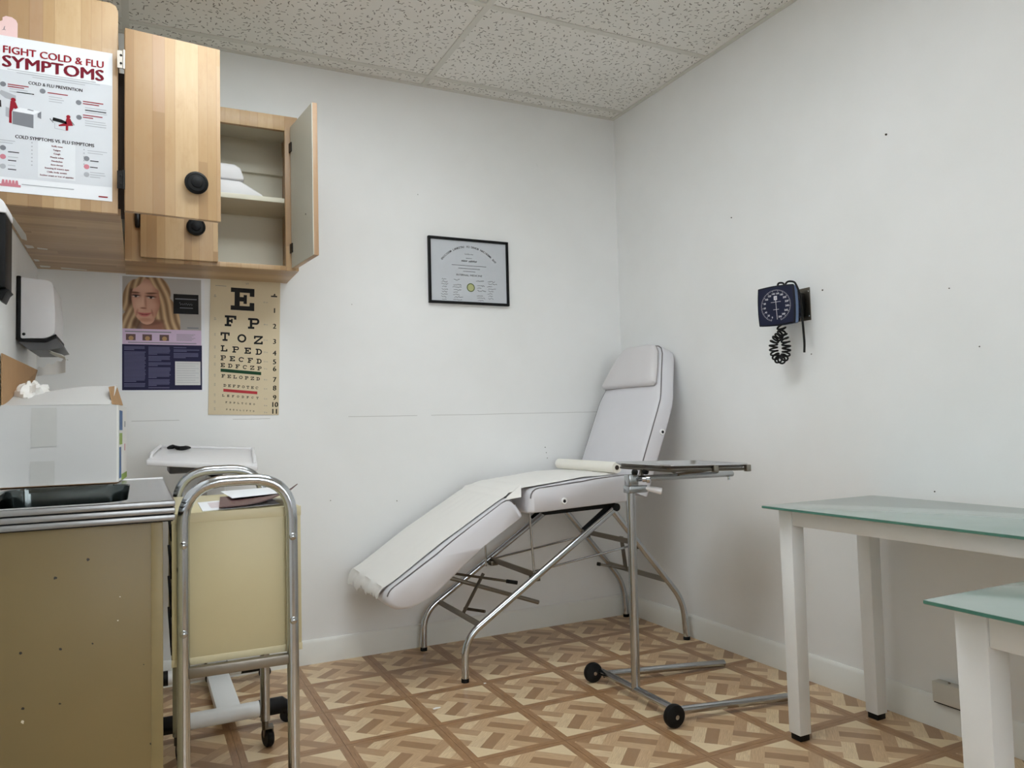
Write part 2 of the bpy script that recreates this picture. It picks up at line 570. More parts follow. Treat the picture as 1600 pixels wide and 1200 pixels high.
# frosted glass table top, green edge
t = NT('frosted_glass')
n = t.noise(t.coord(), 5, 3)
col = t.ramp(n, [(0.3, lin(176, 192, 186)), (0.7, lin(190, 204, 198))])
M['frosted_glass'] = t.base(col, 0.12, Transmission_Weight=0.35, IOR=1.5)
t = NT('glass_edge')
M['glass_edge'] = t.base(t.mix(t.noise(t.coord(), 20), lin(70, 128, 112), lin(96, 150, 134)), 0.08, Transmission_Weight=0.25)
t = NT('clear_glass')
M['clear_glass'] = t.base(t.mix(t.noise(t.coord(), 20), (0.985, 0.99, 0.988, 1), (1, 1, 1, 1)), 0.03, Transmission_Weight=1.0, IOR=1.02)
# printed picture: colours stored on the sheet itself
t = NT('portrait_print')
at = t.n('ShaderNodeVertexColor')
at.layer_name = 'ink'
t.b.inputs['Specular IOR Level'].default_value = 0.2
M['portrait_print'] = t.base(at.outputs[0], 0.6)

# ================================================================== SETTING
TH = 0.10
o = setting(MB().box((XL - TH, YF - TH, -0.06), (W + TH, D + TH, -0.004)).build('floor', 'dirt'))
floor = o
PT = 0.29
tile_me = MB().box((-PT / 2 + .0004, -PT / 2 + .0004, -0.004), (PT / 2 - .0004, PT / 2 - .0004, 0.0)).mesh('tile')
tile_me.materials.append(M['parquet_vinyl'])
X0, Y0 = 0.545 + PT / 2, 1.722 + PT / 2     # strip crossings at 0.545 + k*PT
for i in range(-5, 7):
    for j in range(-11, 6):
        cx, cy = X0 + i * PT, Y0 + j * PT
        lo = Vector((max(cx - PT / 2, XL), max(cy - PT / 2, YF), 0))
        hi = Vector((min(cx + PT / 2, W), min(cy + PT / 2, D), 0))
        if hi.x - lo.x < 0.003 or hi.y - lo.y < 0.003:
            continue
        full = hi.x - lo.x > PT - 1e-4 and hi.y - lo.y > PT - 1e-4
        if full:
            me = tile_me
        else:
            me = MB().box((lo.x - cx + .0004, lo.y - cy + .0004, -0.004), (hi.x - cx - .0004, hi.y - cy - .0004, 0.0)).mesh('tile')
            me.materials.append(M['parquet_vinyl'])
        tl = bpy.data.objects.new('tile', me)
        COL.objects.link(tl)
        tl.location = (cx, cy, 0)
        tl.parent = floor
wall_back = setting(MB().box((XL - TH, D, -0.06), (W + TH, D + TH, H + 0.1)).build('wall_back', 'wall_paint'))
wall_right = setting(MB().box((W, YF - TH, -0.06), (W + TH, D, H + 0.1)).build('wall_right', 'side_wall_paint'))
wall_left = setting(MB().box((XL - TH, YF - TH, -0.06), (XL, D, H + 0.1)).build('wall_left', 'side_wall_paint'))
wf = MB()
wf.box((XL - TH, YF - TH, -0.06), (WX0, YF, H + .1)).box((WX1, YF - TH, -0.06), (W + TH, YF, H + .1)).box((WX0, YF - TH, WZ1), (WX1, YF, H + .1)).box((WX0, YF - TH, -0.06), (WX1, YF, WZ0))
setting(wf.build('wall_front', 'side_wall_paint'))
w1 = setting(MB().box((WX0, YF - .055, WZ0), (WX1, YF - .05, WZ1)).build('fill_window_1', 'clear_glass'))  # unseen window, added to let in frontal fill light
for lo, hi in (((WX0, YF - .08, WZ0), (WX1, YF - .03, WZ0 + .04)), ((WX0, YF - .08, WZ1 - .04), (WX1, YF - .03, WZ1)), ((WX0, YF - .08, WZ0 + .04), (WX0 + .04, YF - .03, WZ1 - .04)),
               ((WX1 - .04, YF - .08, WZ0 + .04), (WX1, YF - .03, WZ1 - .04)), (((WX0 + WX1) / 2 - .02, YF - .08, WZ0 + .04), ((WX0 + WX1) / 2 + .02, YF - .03, WZ1 - .04))):
    MB().box(lo, hi).build('fill_window_frame', 'dark_steel', w1)  # bars of the added window
setting(MB().box((-12, -14, -0.16), (14, YF - TH, -0.08)).build('ground', 'dirt'))  # unseen ground, added outside the fill window
BB = 0.094
def baseboard(name, poly_axis, lo, hi, depth_dir):
    mb = MB()
    prof = [(0, 0), (0.013, 0), (0.013, BB - 0.012), (0.007, BB - 0.003), (0.004, BB), (0, BB)]
    if poly_axis == 'x':
        mb.prism([(D - p, q) for p, q in prof], 'x', lo, hi)
    elif depth_dir < 0:
        mb.prism([(W - p, q) for p, q in prof], 'y', lo, hi)
    else:
        mb.prism([(XL + p, q) for p, q in prof], 'y', lo, hi)
    return setting(mb.build(name, 'baseboard_paint'))
baseboard('baseboard_back', 'x', XL, W, 1)
baseboard('baseboard_right', 'y', YF, D - 0.013, -1)
baseboard('baseboard_left', 'y', YF, D - 0.013, 1)
# nails and picture-hook holes left in the walls
nail_me = MB().lathe([(0.0032, 0), (0.0026, 0.003), (0.001, 0.0045)], (0, 0, 0), (0, -1, 0), 8).mesh('nail')
nail_me.materials.append(M['dirt'])
def nail(parent, loc, rz=0, s=1.0):
    n_ = bpy.data.objects.new('nail', nail_me)
    COL.objects.link(n_)
    n_.location = loc
    n_.rotation_euler = (0, 0, rz)
    n_.scale = (s, s, s)
    n_.parent = parent
for (y_, z_, s_) in ((1.621, 1.825, 1.1), (2.336, 1.739, .8), (1.962, 1.154, .7), (1.90, 1.372, .9), (1.44, 1.30, .6), (1.36, 1.12, .6), (1.52, .70, .7)):
    nail(wall_right, (W, y_, z_), -PI / 2, s_)
for (x_, z_, s_) in ((1.70, 0.82, .7), (1.705, .795, .6), (1.71, .77, .6), (.98, .62, .7), (.70, .64, .6), (1.10, 1.95, .5), (.80, 1.45, .5)):
    nail(wall_back, (x_, D, z_), 0, s_)
# ceiling: slab, lay-in tiles, grid bars
ceil = setting(MB().box((XL - TH, YF - TH, H + .02), (W + TH, D + TH, H + .1)).build('ceiling', 'grid_paint'))
gx = [XL, -0.045, 1.13, W]
gy = [D, 3.05, 2.435, 1.825, 1.215, 0.605, -0.005, -0.615, YF]
LX = (gx[1], gx[2])                         # troffer bays
for i in range(len(gx) - 1):
    for j in range(len(gy) - 1):
        if i == 1 and j in (2, 3):
            continue
        x0, x1, y1, y0 = gx[i], gx[i + 1], gy[j], gy[j + 1]
        c = Vector(((x0 + x1) / 2, (y0 + y1) / 2, H))
        hx, hy = (x1 - x0) / 2 - .002, (y1 - y0) / 2 - .002
        me = MB().box((-hx, -hy, 0.003), (hx, hy, 0.019)).mesh('ceiling_tile')
        me.materials.append(M['acoustic_tile'])
        ct = bpy.data.objects.new('ceiling_tile', me)
        COL.objects.link(ct)
        ct.location = c
        ct.parent = ceil
for gxx in gx[1:3]:
    MB().box((gxx - .012, YF, H - .0015), (gxx + .012, D, H + .003)).box((gxx - .002, YF, H + .003), (gxx + .002, D, H + .02)).build('grid_bar', 'grid_paint', ceil)
for gyy in gy[1:-1]:
    for i in range(3):
        MB().box((gx[i] + (.012 if i else 0), gyy - .012, H - .0012), (gx[i + 1] - (.012 if i < 2 else 0), gyy + .012, H + .003)).build('grid_bar', 'grid_paint', ceil)
MB().box((XL, D - .020, H - .002), (W, D, H + .003)).build('wall_angle', 'grid_paint', ceil)
MB().box((W - .020, YF, H - .002), (W, D - .02, H + .003)).build('wall_angle', 'grid_paint', ceil)
MB().box((XL, YF, H - .002), (XL + .020, D - .02, H + .003)).build('wall_angle', 'grid_paint', ceil)
# recessed fluorescent troffers in the grid, over the camera's side of the room
for LY, lab in (((gy[3], gy[2]), 'recessed fluorescent ceiling light panel nearest the back wall'), ((gy[4], gy[3]), 'recessed fluorescent ceiling light panel nearer the camera')):
    lt = thing('ceiling_light', lab, 'ceiling light', ((LX[0] + LX[1]) / 2, (LY[0] + LY[1]) / 2, H))
    for (ax, ay, bx_, by_) in ((LX[0] + .013, LY[0] + .013, LX[1] - .013, LY[0] + .035), (LX[0] + .013, LY[1] - .035, LX[1] - .013, LY[1] - .013),
                               (LX[0] + .013, LY[0] + .035, LX[0] + .035, LY[1] - .035), (LX[1] - .035, LY[0] + .035, LX[1] - .013, LY[1] - .035)):
        MB().box((ax, ay, H + .003), (bx_, by_, H + .018)).build('frame_bar', 'grid_paint', lt)
    MB().box((LX[0] + .035, LY[0] + .035, H + .006), (LX[1] - .035, LY[1] - .035, H + .012)).build('lens', 'light_lens' if LY[1] < 2 else 'light_lens_weak', lt)

# ================================================================== WALL CABINETS
CZ0, CZ1 = 1.527, 2.108
def knob(parent, org, axis, name='knob', r=0.0315):
    MB().lathe([(r * .55, -.001), (r * .55, .004), (r * .35, .006), (r * .33, .013), (r * .8, .015), (r, .019), (r * .98, .024), (r * .78, .028), (r * .74, .0265), (r * .5, .0275), (r * .46, .031), (r * .2, .033), (0, .0332)],
               org, axis, 28).build(name, 'black_plastic', parent, label='round black knob')
# --- cabinet on the left wall: butcher-block end panel faces the camera
LCY, LCX = 2.288, -0.052
lc = thing('wall_cabinet', 'butcher block wall cabinet on the left wall, cold and flu poster on its end', 'cabinet', (XL, LCY, CZ0))
MB().prism([(XL + .001, CZ0), (LCX, CZ0), (LCX, CZ1 - .02), (LCX - .006, CZ1 - .006), (LCX - .02, CZ1), (XL + .001, CZ1)], 'y', LCY, LCY + .018).build('end_panel', 'butcher_block', lc, bevel=.0015)
MB().box((XL + .001, LCY + .018, CZ0), (LCX + .0065, D - .002, CZ0 + .018)).build('bottom_panel', 'butcher_block_underside', lc)
MB().box((XL + .001, LCY + .018, CZ1 - .018), (LCX - .004, D - .262, CZ1)).build('top_panel', 'butcher_block_underside', lc)
MB().box((XL + .001, LCY + .018, CZ0 + .018), (XL + .007, D - .262, CZ1 - .018)).build('back_panel', 'cabinet_liner', lc)
MB().box((LCX - .022, LCY + .018, CZ0 + .018), (LCX - .004, LCY + .055, CZ1 - .018)).build('stile', 'recess_shade', lc)  # dark colour stands in for shade behind the open door
MB().box((LCX - .022, 2.62, CZ0 + .018), (LCX - .004, 2.885, CZ1 - .018)).build('stile', 'butcher_block_rail', lc)
MB().box((LCX - .022, LCY + .055, CZ1 - .07), (LCX - .004, 2.62, CZ1 - .018)).build('rail', 'recess_shade', lc)  # coloured dark for the shaded opening, not plain wood
MB().box((XL + .008, LCY + .019, 1.80), (LCX - .03, 2.88, 1.815)).build('shelf', 'cabinet_liner', lc)
MB().box((LCX - .003, LCY + .022, CZ0 + .004), (-.037, LCY + .07, 1.925)).build('gap_shade_stile', 'recess_shade', lc)  # filler strip, its dark colour painted in for shade in the door gap
for q_ in ([(-.318, 2.40), (-.306, 2.42), (-.300, 2.62), (-.306, 2.70), (-.318, 2.68)], [(-.320, 2.76), (-.300, 2.77), (-.298, 2.80), (-.318, 2.81)], [(-.290, 2.79), (-.262, 2.80), (-.264, 2.815), (-.29, 2.81)],
           [(-.319, 2.98), (-.306, 2.985), (-.305, 3.01), (-.318, 3.015)], [(-.312, 3.085), (-.28, 3.09), (-.284, 3.115), (-.312, 3.118)], [(-.25, 3.10), (-.17, 3.118), (-.17, 3.128), (-.25, 3.125)]):
    MB().prism(q_, 'z', CZ0 - .0006, CZ0 + .0002).build('paint_smear', 'wall_smear', lc)
# swung-open door, its outer face turned to the camera
ang = math.atan2(0.030, 0.243)
dr = MB()
DO = Vector((-0.0345, 2.262, 0))
rotd = Matrix.Rotation(ang, 3, 'Z')
def dpt(u, w, z):
    p = rotd @ Vector((u, w, 0)) + DO
    return Vector((p.x, p.y, z))
DW, DZ0, DZ1 = 0.2455, 1.531, 2.033
dm = bpy.data.objects.new('door', MB().box((0, 0, 0), (DW, .019, DZ1 - DZ0)).mesh('door', bevel=.0015))
dm.data.materials.append(M['butcher_block'])
COL.objects.link(dm)
dm.parent = lc
dm.matrix_local = WM[lc.name].inverted() @ Matrix.LocRotScale(Vector((DO.x, DO.y, DZ0)), Euler((0, 0, ang)), None)
WM[dm.name] = Matrix.LocRotScale(Vector((DO.x, DO.y, DZ0)), Euler((0, 0, ang)), None)
nrm = rotd @ Vector((0, -1, 0))
knob(dm, dpt(.1765, 0, 1.627), nrm)
for hz, mt in ((1.945, 'hinge_nickel'), (1.615, 'hinge_black')):
    hb = MB()
    hb.box((-.0535, 2.266, hz - .024), (-.0375, 2.2695, hz + .024)).cyl((-.0375, 2.265, hz - .026), (-.0375, 2.265, hz + .026), .0035, 8)
    hg = hb.build('hinge', mt, lc)
    sc_ = MB()
    for k in (-.011, .011):
        sc_.lathe([(.0032, 0), (.003, .0014), (.001, .002)], (-.0445, 2.266, hz + k), (0, -1, 0), 10)
    sc_.build('screw', 'hinge_black', hg)
# --- cabinet on the back wall
BX0, BX1, BY = -0.045, 0.536, 2.890
bc = thing('wall_cabinet', 'butcher block wall cabinet on the back wall with one door open over the eye chart', 'cabinet', (BX0, BY, CZ0))
MB().box((BX0, BY + .018, CZ0 - .003), (BX1, D - .001, CZ0 + .012)).build('bottom_panel', 'butcher_block_underside', bc)
MB().box((BX0, BY + .018, CZ1 - .015), (BX1, D - .001, CZ1)).build('top_panel', 'cabinet_liner', bc)
MB().box((BX0, BY + .018, CZ0 + .012), (BX0 + .016, D - .001, CZ1 - .015)).build('side_panel', 'cabinet_liner', bc)
MB().box((BX1 - .016, BY + .018, CZ0 + .012), (BX1, D - .001, CZ1 - .015)).build('side_panel', 'butcher_block_rail', bc)
MB().box((BX0 + .016, D - .008, CZ0 + .012), (BX1 - .016, D - .002, CZ1 - .015)).build('back_panel', 'cabinet_liner', bc)
MB().box((BX0 + .016, D - .026, 1.955), (BX1 - .016, D - .008, 2.03)).build('hanging_rail', 'cabinet_liner', bc)
MB().box((BX0 + .016, BY + .022, 1.783), (BX1 - .018, D - .009, 1.801)).build('shelf', 'cabinet_liner', bc, bevel=.001)
# face frame
MB().box((BX0, BY, CZ0 - .003), (0.008, BY + .018, CZ1)).build('stile', 'butcher_block_rail', bc, bevel=.001)
MB().box((0.489, BY, CZ0 - .003), (BX1, BY + .018, CZ1)).build('stile', 'butcher_block_rail', bc, bevel=.001)
MB().box((0.008, BY, 2.052), (0.489, BY + .018, CZ1)).build('rail', 'butcher_block_rail', bc, bevel=.001)
MB().box((0.008, BY, CZ0 - .003), (0.489, BY + .018, 1.541)).build('rail', 'butcher_block_rail', bc, bevel=.001)
ld = MB().box((0.003, BY - .020, 1.536), (0.2515, BY - .001, 2.066)).build('door', 'butcher_block', bc, bevel=.0015)
knob(ld, (0.178, BY - .020, 1.650), (0, -1, 0))
MB().lathe([(.006, -.028), (.009, -.02), (.010, 0), (.009, .02), (.006, .028)], (-.0055, BY - .006, 1.667), (0, 0, 1), 10).build('hinge', 'hinge_black', ld)
# right door swung open towards the camera, cream inside, wood edge
h0, h1 = Vector((0.5085, 2.882)), Vector((0.5375, 2.628))
da = math.atan2(h1.y - h0.y, h1.x - h0.x)
def opened(mb, u0, u1, w0, w1, z0, z1):
    d = (h1 - h0).normalized()
    n2 = Vector((-d.y, d.x))
    pts = [h0 + d * u + n2 * w for u, w in ((u0, w0), (u1, w0), (u1, w1), (u0, w1))]
    mb.prism([(p.x, p.y) for p in pts], 'z', z0, z1)
    return mb
dl = (h1 - h0).length
od = opened(MB(), 0, dl, .002, .019, 1.531, 2.066).build('door', 'butcher_block', bc, bevel=.001)
opened(MB(), .001, dl - .001, -.0005, .002, 1.5325, 2.0645).build('door_lining', 'door_liner', od)
for hz in (1.985, 1.605):
    opened(MB(), -.006, .020, -.005, -.0005, hz - .017, hz + .017).build('hinge', 'hinge_black', od)
MB().lathe([(.003, 0), (.0025, .001)], (0.5265, 2.70, 1.69), (-1, -.1, 0), 8).build('screw', 'hinge_black', od)
# folded pads on the shelf
def pad(name, x0, x1, y0, y1, z0, z1, label, slump):
    mb = MB()
    def f(u, w):
        a = 2 * PI * u
        return None
    prof = [(x0, z0 + .001), (x1, z0 + .001), (x1 - .002, z0 + (z1 - z0) * .25), (x1 - .010 - slump, z1 - (z1 - z0) * .22), (x1 - .03 - slump, z1 - .003), (x0 + .05, z1), (x0, z1 - .004)]
    mb.prism(prof, 'y', y0, y1)
    ob = mb.build(name, 'white_plastic', None, bevel=.006, seg=3)
    recentre(ob)
    return tag(ob, label, 'basin', 'basins on the cabinet shelf')
pad('plastic_basin', .14, .418, 2.945, 3.12, 1.801, 1.862, 'white plastic basin lying lowest on the cabinet shelf', .05)
pad('plastic_basin', .15, .352, 2.95, 3.11, 1.864, 1.925, 'smaller white plastic basin stacked on another inside the open cabinet', .004)

# ================================================================== POSTERS ON THE CABINET AND BACK WALL
def sheet(name, x0, x1, y, z0, z1, mat, parent=None, th=.0008, curl=0.0):
    mb = MB()
    if curl:
        def f(u, w):
            cu_ = curl * (max(0, u - .8) / .2) ** 2 * (max(0, .25 - w) / .25)
            return (x0 + (x1 - x0) * u, y - cu_, z0 + (z1 - z0) * w)
        mb.grid(f, 20, 16)
        return mb.build(name, mat, parent, thick=th)
    return mb.box((x0, y, z0), (x1, y + th, z1)).build(name, mat, parent)
UX, UZ = (1, 0, 0), (0, 0, 1)
# flu poster
PX0, PX1, PZ0, PZ1 = -0.3245, -0.0655, 1.5585, 1.966
PY = LCY - .0016
fp = thing('flu_poster', 'white cold and flu symptoms poster with red headline on the cabinet end', 'poster', (PX0, PY, PZ0))
sheet('sheet', PX0, PX1, PY, PZ0, PZ1, 'poster_paper', fp)
def rect(mb, x0, x1, z0, z1, y):
    return mb.add([(x0, y, z0), (x1, y, z0), (x1, y, z1), (x0, y, z1)], [(0, 1, 2, 3)])
L1, L2, L3 = PY - .0003, PY - .0006, PY - .0009
rect(MB(), PX0 + .001, PX1 - .001, 1.597, 1.876, L1).build('grey_panel', 'poster_grey', fp)
rect(MB(), -.2365, -.152, 1.604, 1.702, L2).build('centre_panel', 'poster_panel', fp)
mb = MB()
text_mb(mb, 'FIGHT COLD & FLU', .027, (-.316, L2, 1.921), UX, UZ, fit=.227, over=.0008)
mb.build('headline', 'ink_red', fp)
mb = MB()
text_mb(mb, 'SYMPTOMS', .043, (-.317, L2, 1.885), UX, UZ, fit=.228, over=.0016)
mb.build('headline', 'ink_maroon', fp)
for tx, sz, ox, oz, ft in (('COLD & FLU PREVENTION', .0118, -.259, 1.847, .122), ('COLD SYMPTOMS VS. FLU SYMPTOMS', .0125, -.287, 1.701, .178)):
    mb = MB()
    text_mb(mb, tx, sz, (ox, L2, oz), UX, UZ, fit=ft, over=.00035)
    mb.build('subheading', 'ink_dark', fp)
mb = MB()
for (x, z, w) in ((-.305, 1.879, .20), (-.285, 1.873, .19), (-.25, 1.867, .12)):
    rect(mb, x, x + w, z - .0008, z + .0008, L2)
for (x, z, ws) in ((-.300, 1.828, (.04, .05)), (-.213, 1.822, (.030, .034, .03)), (-.130, 1.806, (.05, .045, .052)), (-.130, 1.770, (.048, .05, .05)),
                   (-.322, 1.692, (.035, .03)), (-.124, 1.690, (.046, .036)), (-.302, 1.650, (.022,)), (-.302, 1.628, (.016,)), (-.118, 1.632, (.034, .036, .024))):
    for k, w in enumerate(ws):
        rect(mb, x, x + w, z - k * .0062 - .0009, z - k * .0062 + .0009, L2)
rect(mb, -.272, -.155, 1.5805, 1.5825, L2)
for k in range(7):
    rect(mb, -.2515, -.2485, 1.692 - k * .0098, 1.695 - k * .0098, L2)
    if k < 5:
        rect(mb, -.1335, -.1305, 1.690 - k * .0098, 1.693 - k * .0098, L2)
stuff(mb.build('small_print', 'ink_lightgrey', fp))
mb = MB()
for (x, z, w) in ((-.304, 1.8395, .046), (-.304, 1.834, .036), (-.216, 1.832, .046), (-.135, 1.822, .048), (-.135, 1.816, .038), (-.135, 1.785, .046), (-.135, 1.779, .024)):
    rect(mb, x, x + w, z - .0013, z + .0013, L2)
rect(mb, -.098, -.076, 1.567, 1.5705, L2)
stuff(mb.build('red_caption', 'ink_red', fp))
for k, sy_ in enumerate(('Stuffy nose', 'Fatigue', 'Cough', 'Muscle aches', 'Headaches', 'Sore throat', 'Sneezing & watery eyes', 'Chills, body sweats', 'Sudden onset or loss of appetite')):
    mb = MB()
    text_mb(mb, sy_, .0058, (-.194, L3, 1.689 - k * .0099), UX, UZ, align='CENTER', over=.0002)
    mb.build('symptom_line', 'ink_maroon', fp)
def disc(mb, x, z, r, y, n=18):
    return mb.add([(x + r * math.cos(2 * PI * k / n), y, z + r * math.sin(2 * PI * k / n)) for k in range(n)], [tuple(range(n))])
for (x, z) in ((-.314, 1.838), (-.227, 1.834), (-.145, 1.817), (-.144, 1.777), (-.313, 1.672), (-.126, 1.668)):
    disc(MB(), x, z, .0066, L2).build('icon', 'ink_grey', fp)
for (x, z) in ((-.313, 1.649), (-.126, 1.646)):
    disc(MB(), x, z, .0066, L2).build('icon', 'ink_pink', fp)
for (x, z) in ((-.313, 1.624), (-.126, 1.625)):
    disc(MB(), x, z, .0066, L2).build('icon', 'ink_lightgrey', fp)
for k in range(5):
    x = -.312 + k * .0073
    MB().add([(x - .004, L2, 1.578), (x + .004, L2, 1.578), (x + .0022, L2, 1.590), (x - .0022, L2, 1.590)], [(0, 1, 2, 3)]).build('bottle_icon', 'ink_pink', fp)
rect(MB(), -.3205, -.274, 1.573, 1.579, L1 - .0001).build('bottle_base', 'ink_pink', fp)
def poly(pts, y, mat, nm):
    MB().add([(p[0], y, p[1]) for p in pts], [tuple(range(len(pts)))]).build(nm, mat, fp)
LF = L2 - .0002
poly([(-.293, 1.737), (-.247, 1.732), (-.247, 1.768), (-.293, 1.7705)], L2, 'ink_grey', 'desk_picture')
poly([(-.293, 1.7705), (-.247, 1.768), (-.232, 1.779), (-.276, 1.782)], L2, 'poster_paper', 'desk_top_picture')
poly([(-.238, 1.763), (-.230, 1.759), (-.230, 1.779), (-.238, 1.772)], LF, 'ink_grey', 'desk_side_picture')
poly([(-.308, 1.802), (-.286, 1.797), (-.286, 1.812), (-.318, 1.822), (-.323, 1.813)], L2, 'ink_lightgrey', 'cupboard_picture')
poly([(-.308, 1.755), (-.300, 1.752), (-.300, 1.777), (-.308, 1.780)], L2, 'ink_lightgrey', 'bin_picture')
poly([(-.322, 1.796), (-.318, 1.795), (-.317, 1.777), (-.322, 1.778)], L2, 'ink_dark', 'door_picture')
poly([(-.262, 1.779), (-.248, 1.777), (-.246, 1.779), (-.258, 1.781)], LF, 'ink_grey', 'tap_picture')
poly([(-.205, 1.759), (-.172, 1.754), (-.172, 1.760), (-.184, 1.765), (-.203, 1.768)], LF, 'ink_black', 'tablet_picture')
for cx_ in (-.206, -.158):
    poly([(cx_ - .004, 1.765), (cx_ + .004, 1.755), (cx_ + .003, 1.753), (cx_ - .005, 1.762)], L2, 'ink_grey', 'chair_picture')
poly([(-.200, 1.739), (-.172, 1.736), (-.172, 1.737), (-.199, 1.7402), (-.199, 1.754), (-.200, 1.754)], L2, 'ink_lightgrey', 'table_legs_picture')
disc(MB(), -.2915, 1.800, .0055, L3).build('head_picture', 'ink_red', fp)
poly([(-.2975, 1.797), (-.2865, 1.795), (-.281, 1.781), (-.286, 1.777), (-.2905, 1.778), (-.2945, 1.768), (-.2945, 1.738), (-.3005, 1.739), (-.3, 1.77)], LF, 'ink_red', 'figure_picture')
disc(MB(), -.1685, 1.7745, .0048, L3).build('head_picture', 'ink_red', fp)
poly([(-.1725, 1.771), (-.164, 1.770), (-.1575, 1.752), (-.1685, 1.750), (-.169, 1.737), (-.1745, 1.737), (-.1745, 1.749), (-.190, 1.746), (-.191, 1.7495), (-.176, 1.757)], LF, 'ink_red', 'figure_picture')
mb = MB()
for k, (x, z, w) in enumerate(((-.284, 1.822, .038), (-.302, 1.663, .024), (-.302, 1.641, .018), (-.302, 1.618, .018), (-.118, 1.663, .020), (-.118, 1.646, .018), (-.13, 1.799, .05))):
    rect(mb, x, x + w, z - .0012, z + .0012, L2)
stuff(mb.build('bold_caption', 'ink_dark', fp))
# pink note above
nt = MB()
pts = [(-.3225, 1.96), (-.2835, 1.957), (-.2835, 2.004), (-.287, 2.012), (-.296, 2.018), (-.309, 2.019), (-.3165, 2.014), (-.3165, 2.006), (-.3225, 2.002)]
nt.prism(pts, 'y', LCY - .0006, LCY - .0002)
no = thing('sticky_note', 'small pink paper note stuck above the flu poster', 'note', (-.303, LCY - .0004, 1.957))
nt.build('sheet', 'pink_paper', no)
sc_ = MB()
sc_.tube([(-.3165, LCY - .001, 1.980), (-.313, LCY - .001, 1.983), (-.3115, LCY - .001, 1.991), (-.3135, LCY - .001, 1.985), (-.310, LCY - .001, 1.981)], .0006, 5)
sc_.build('scribble', 'ink_grey', no)

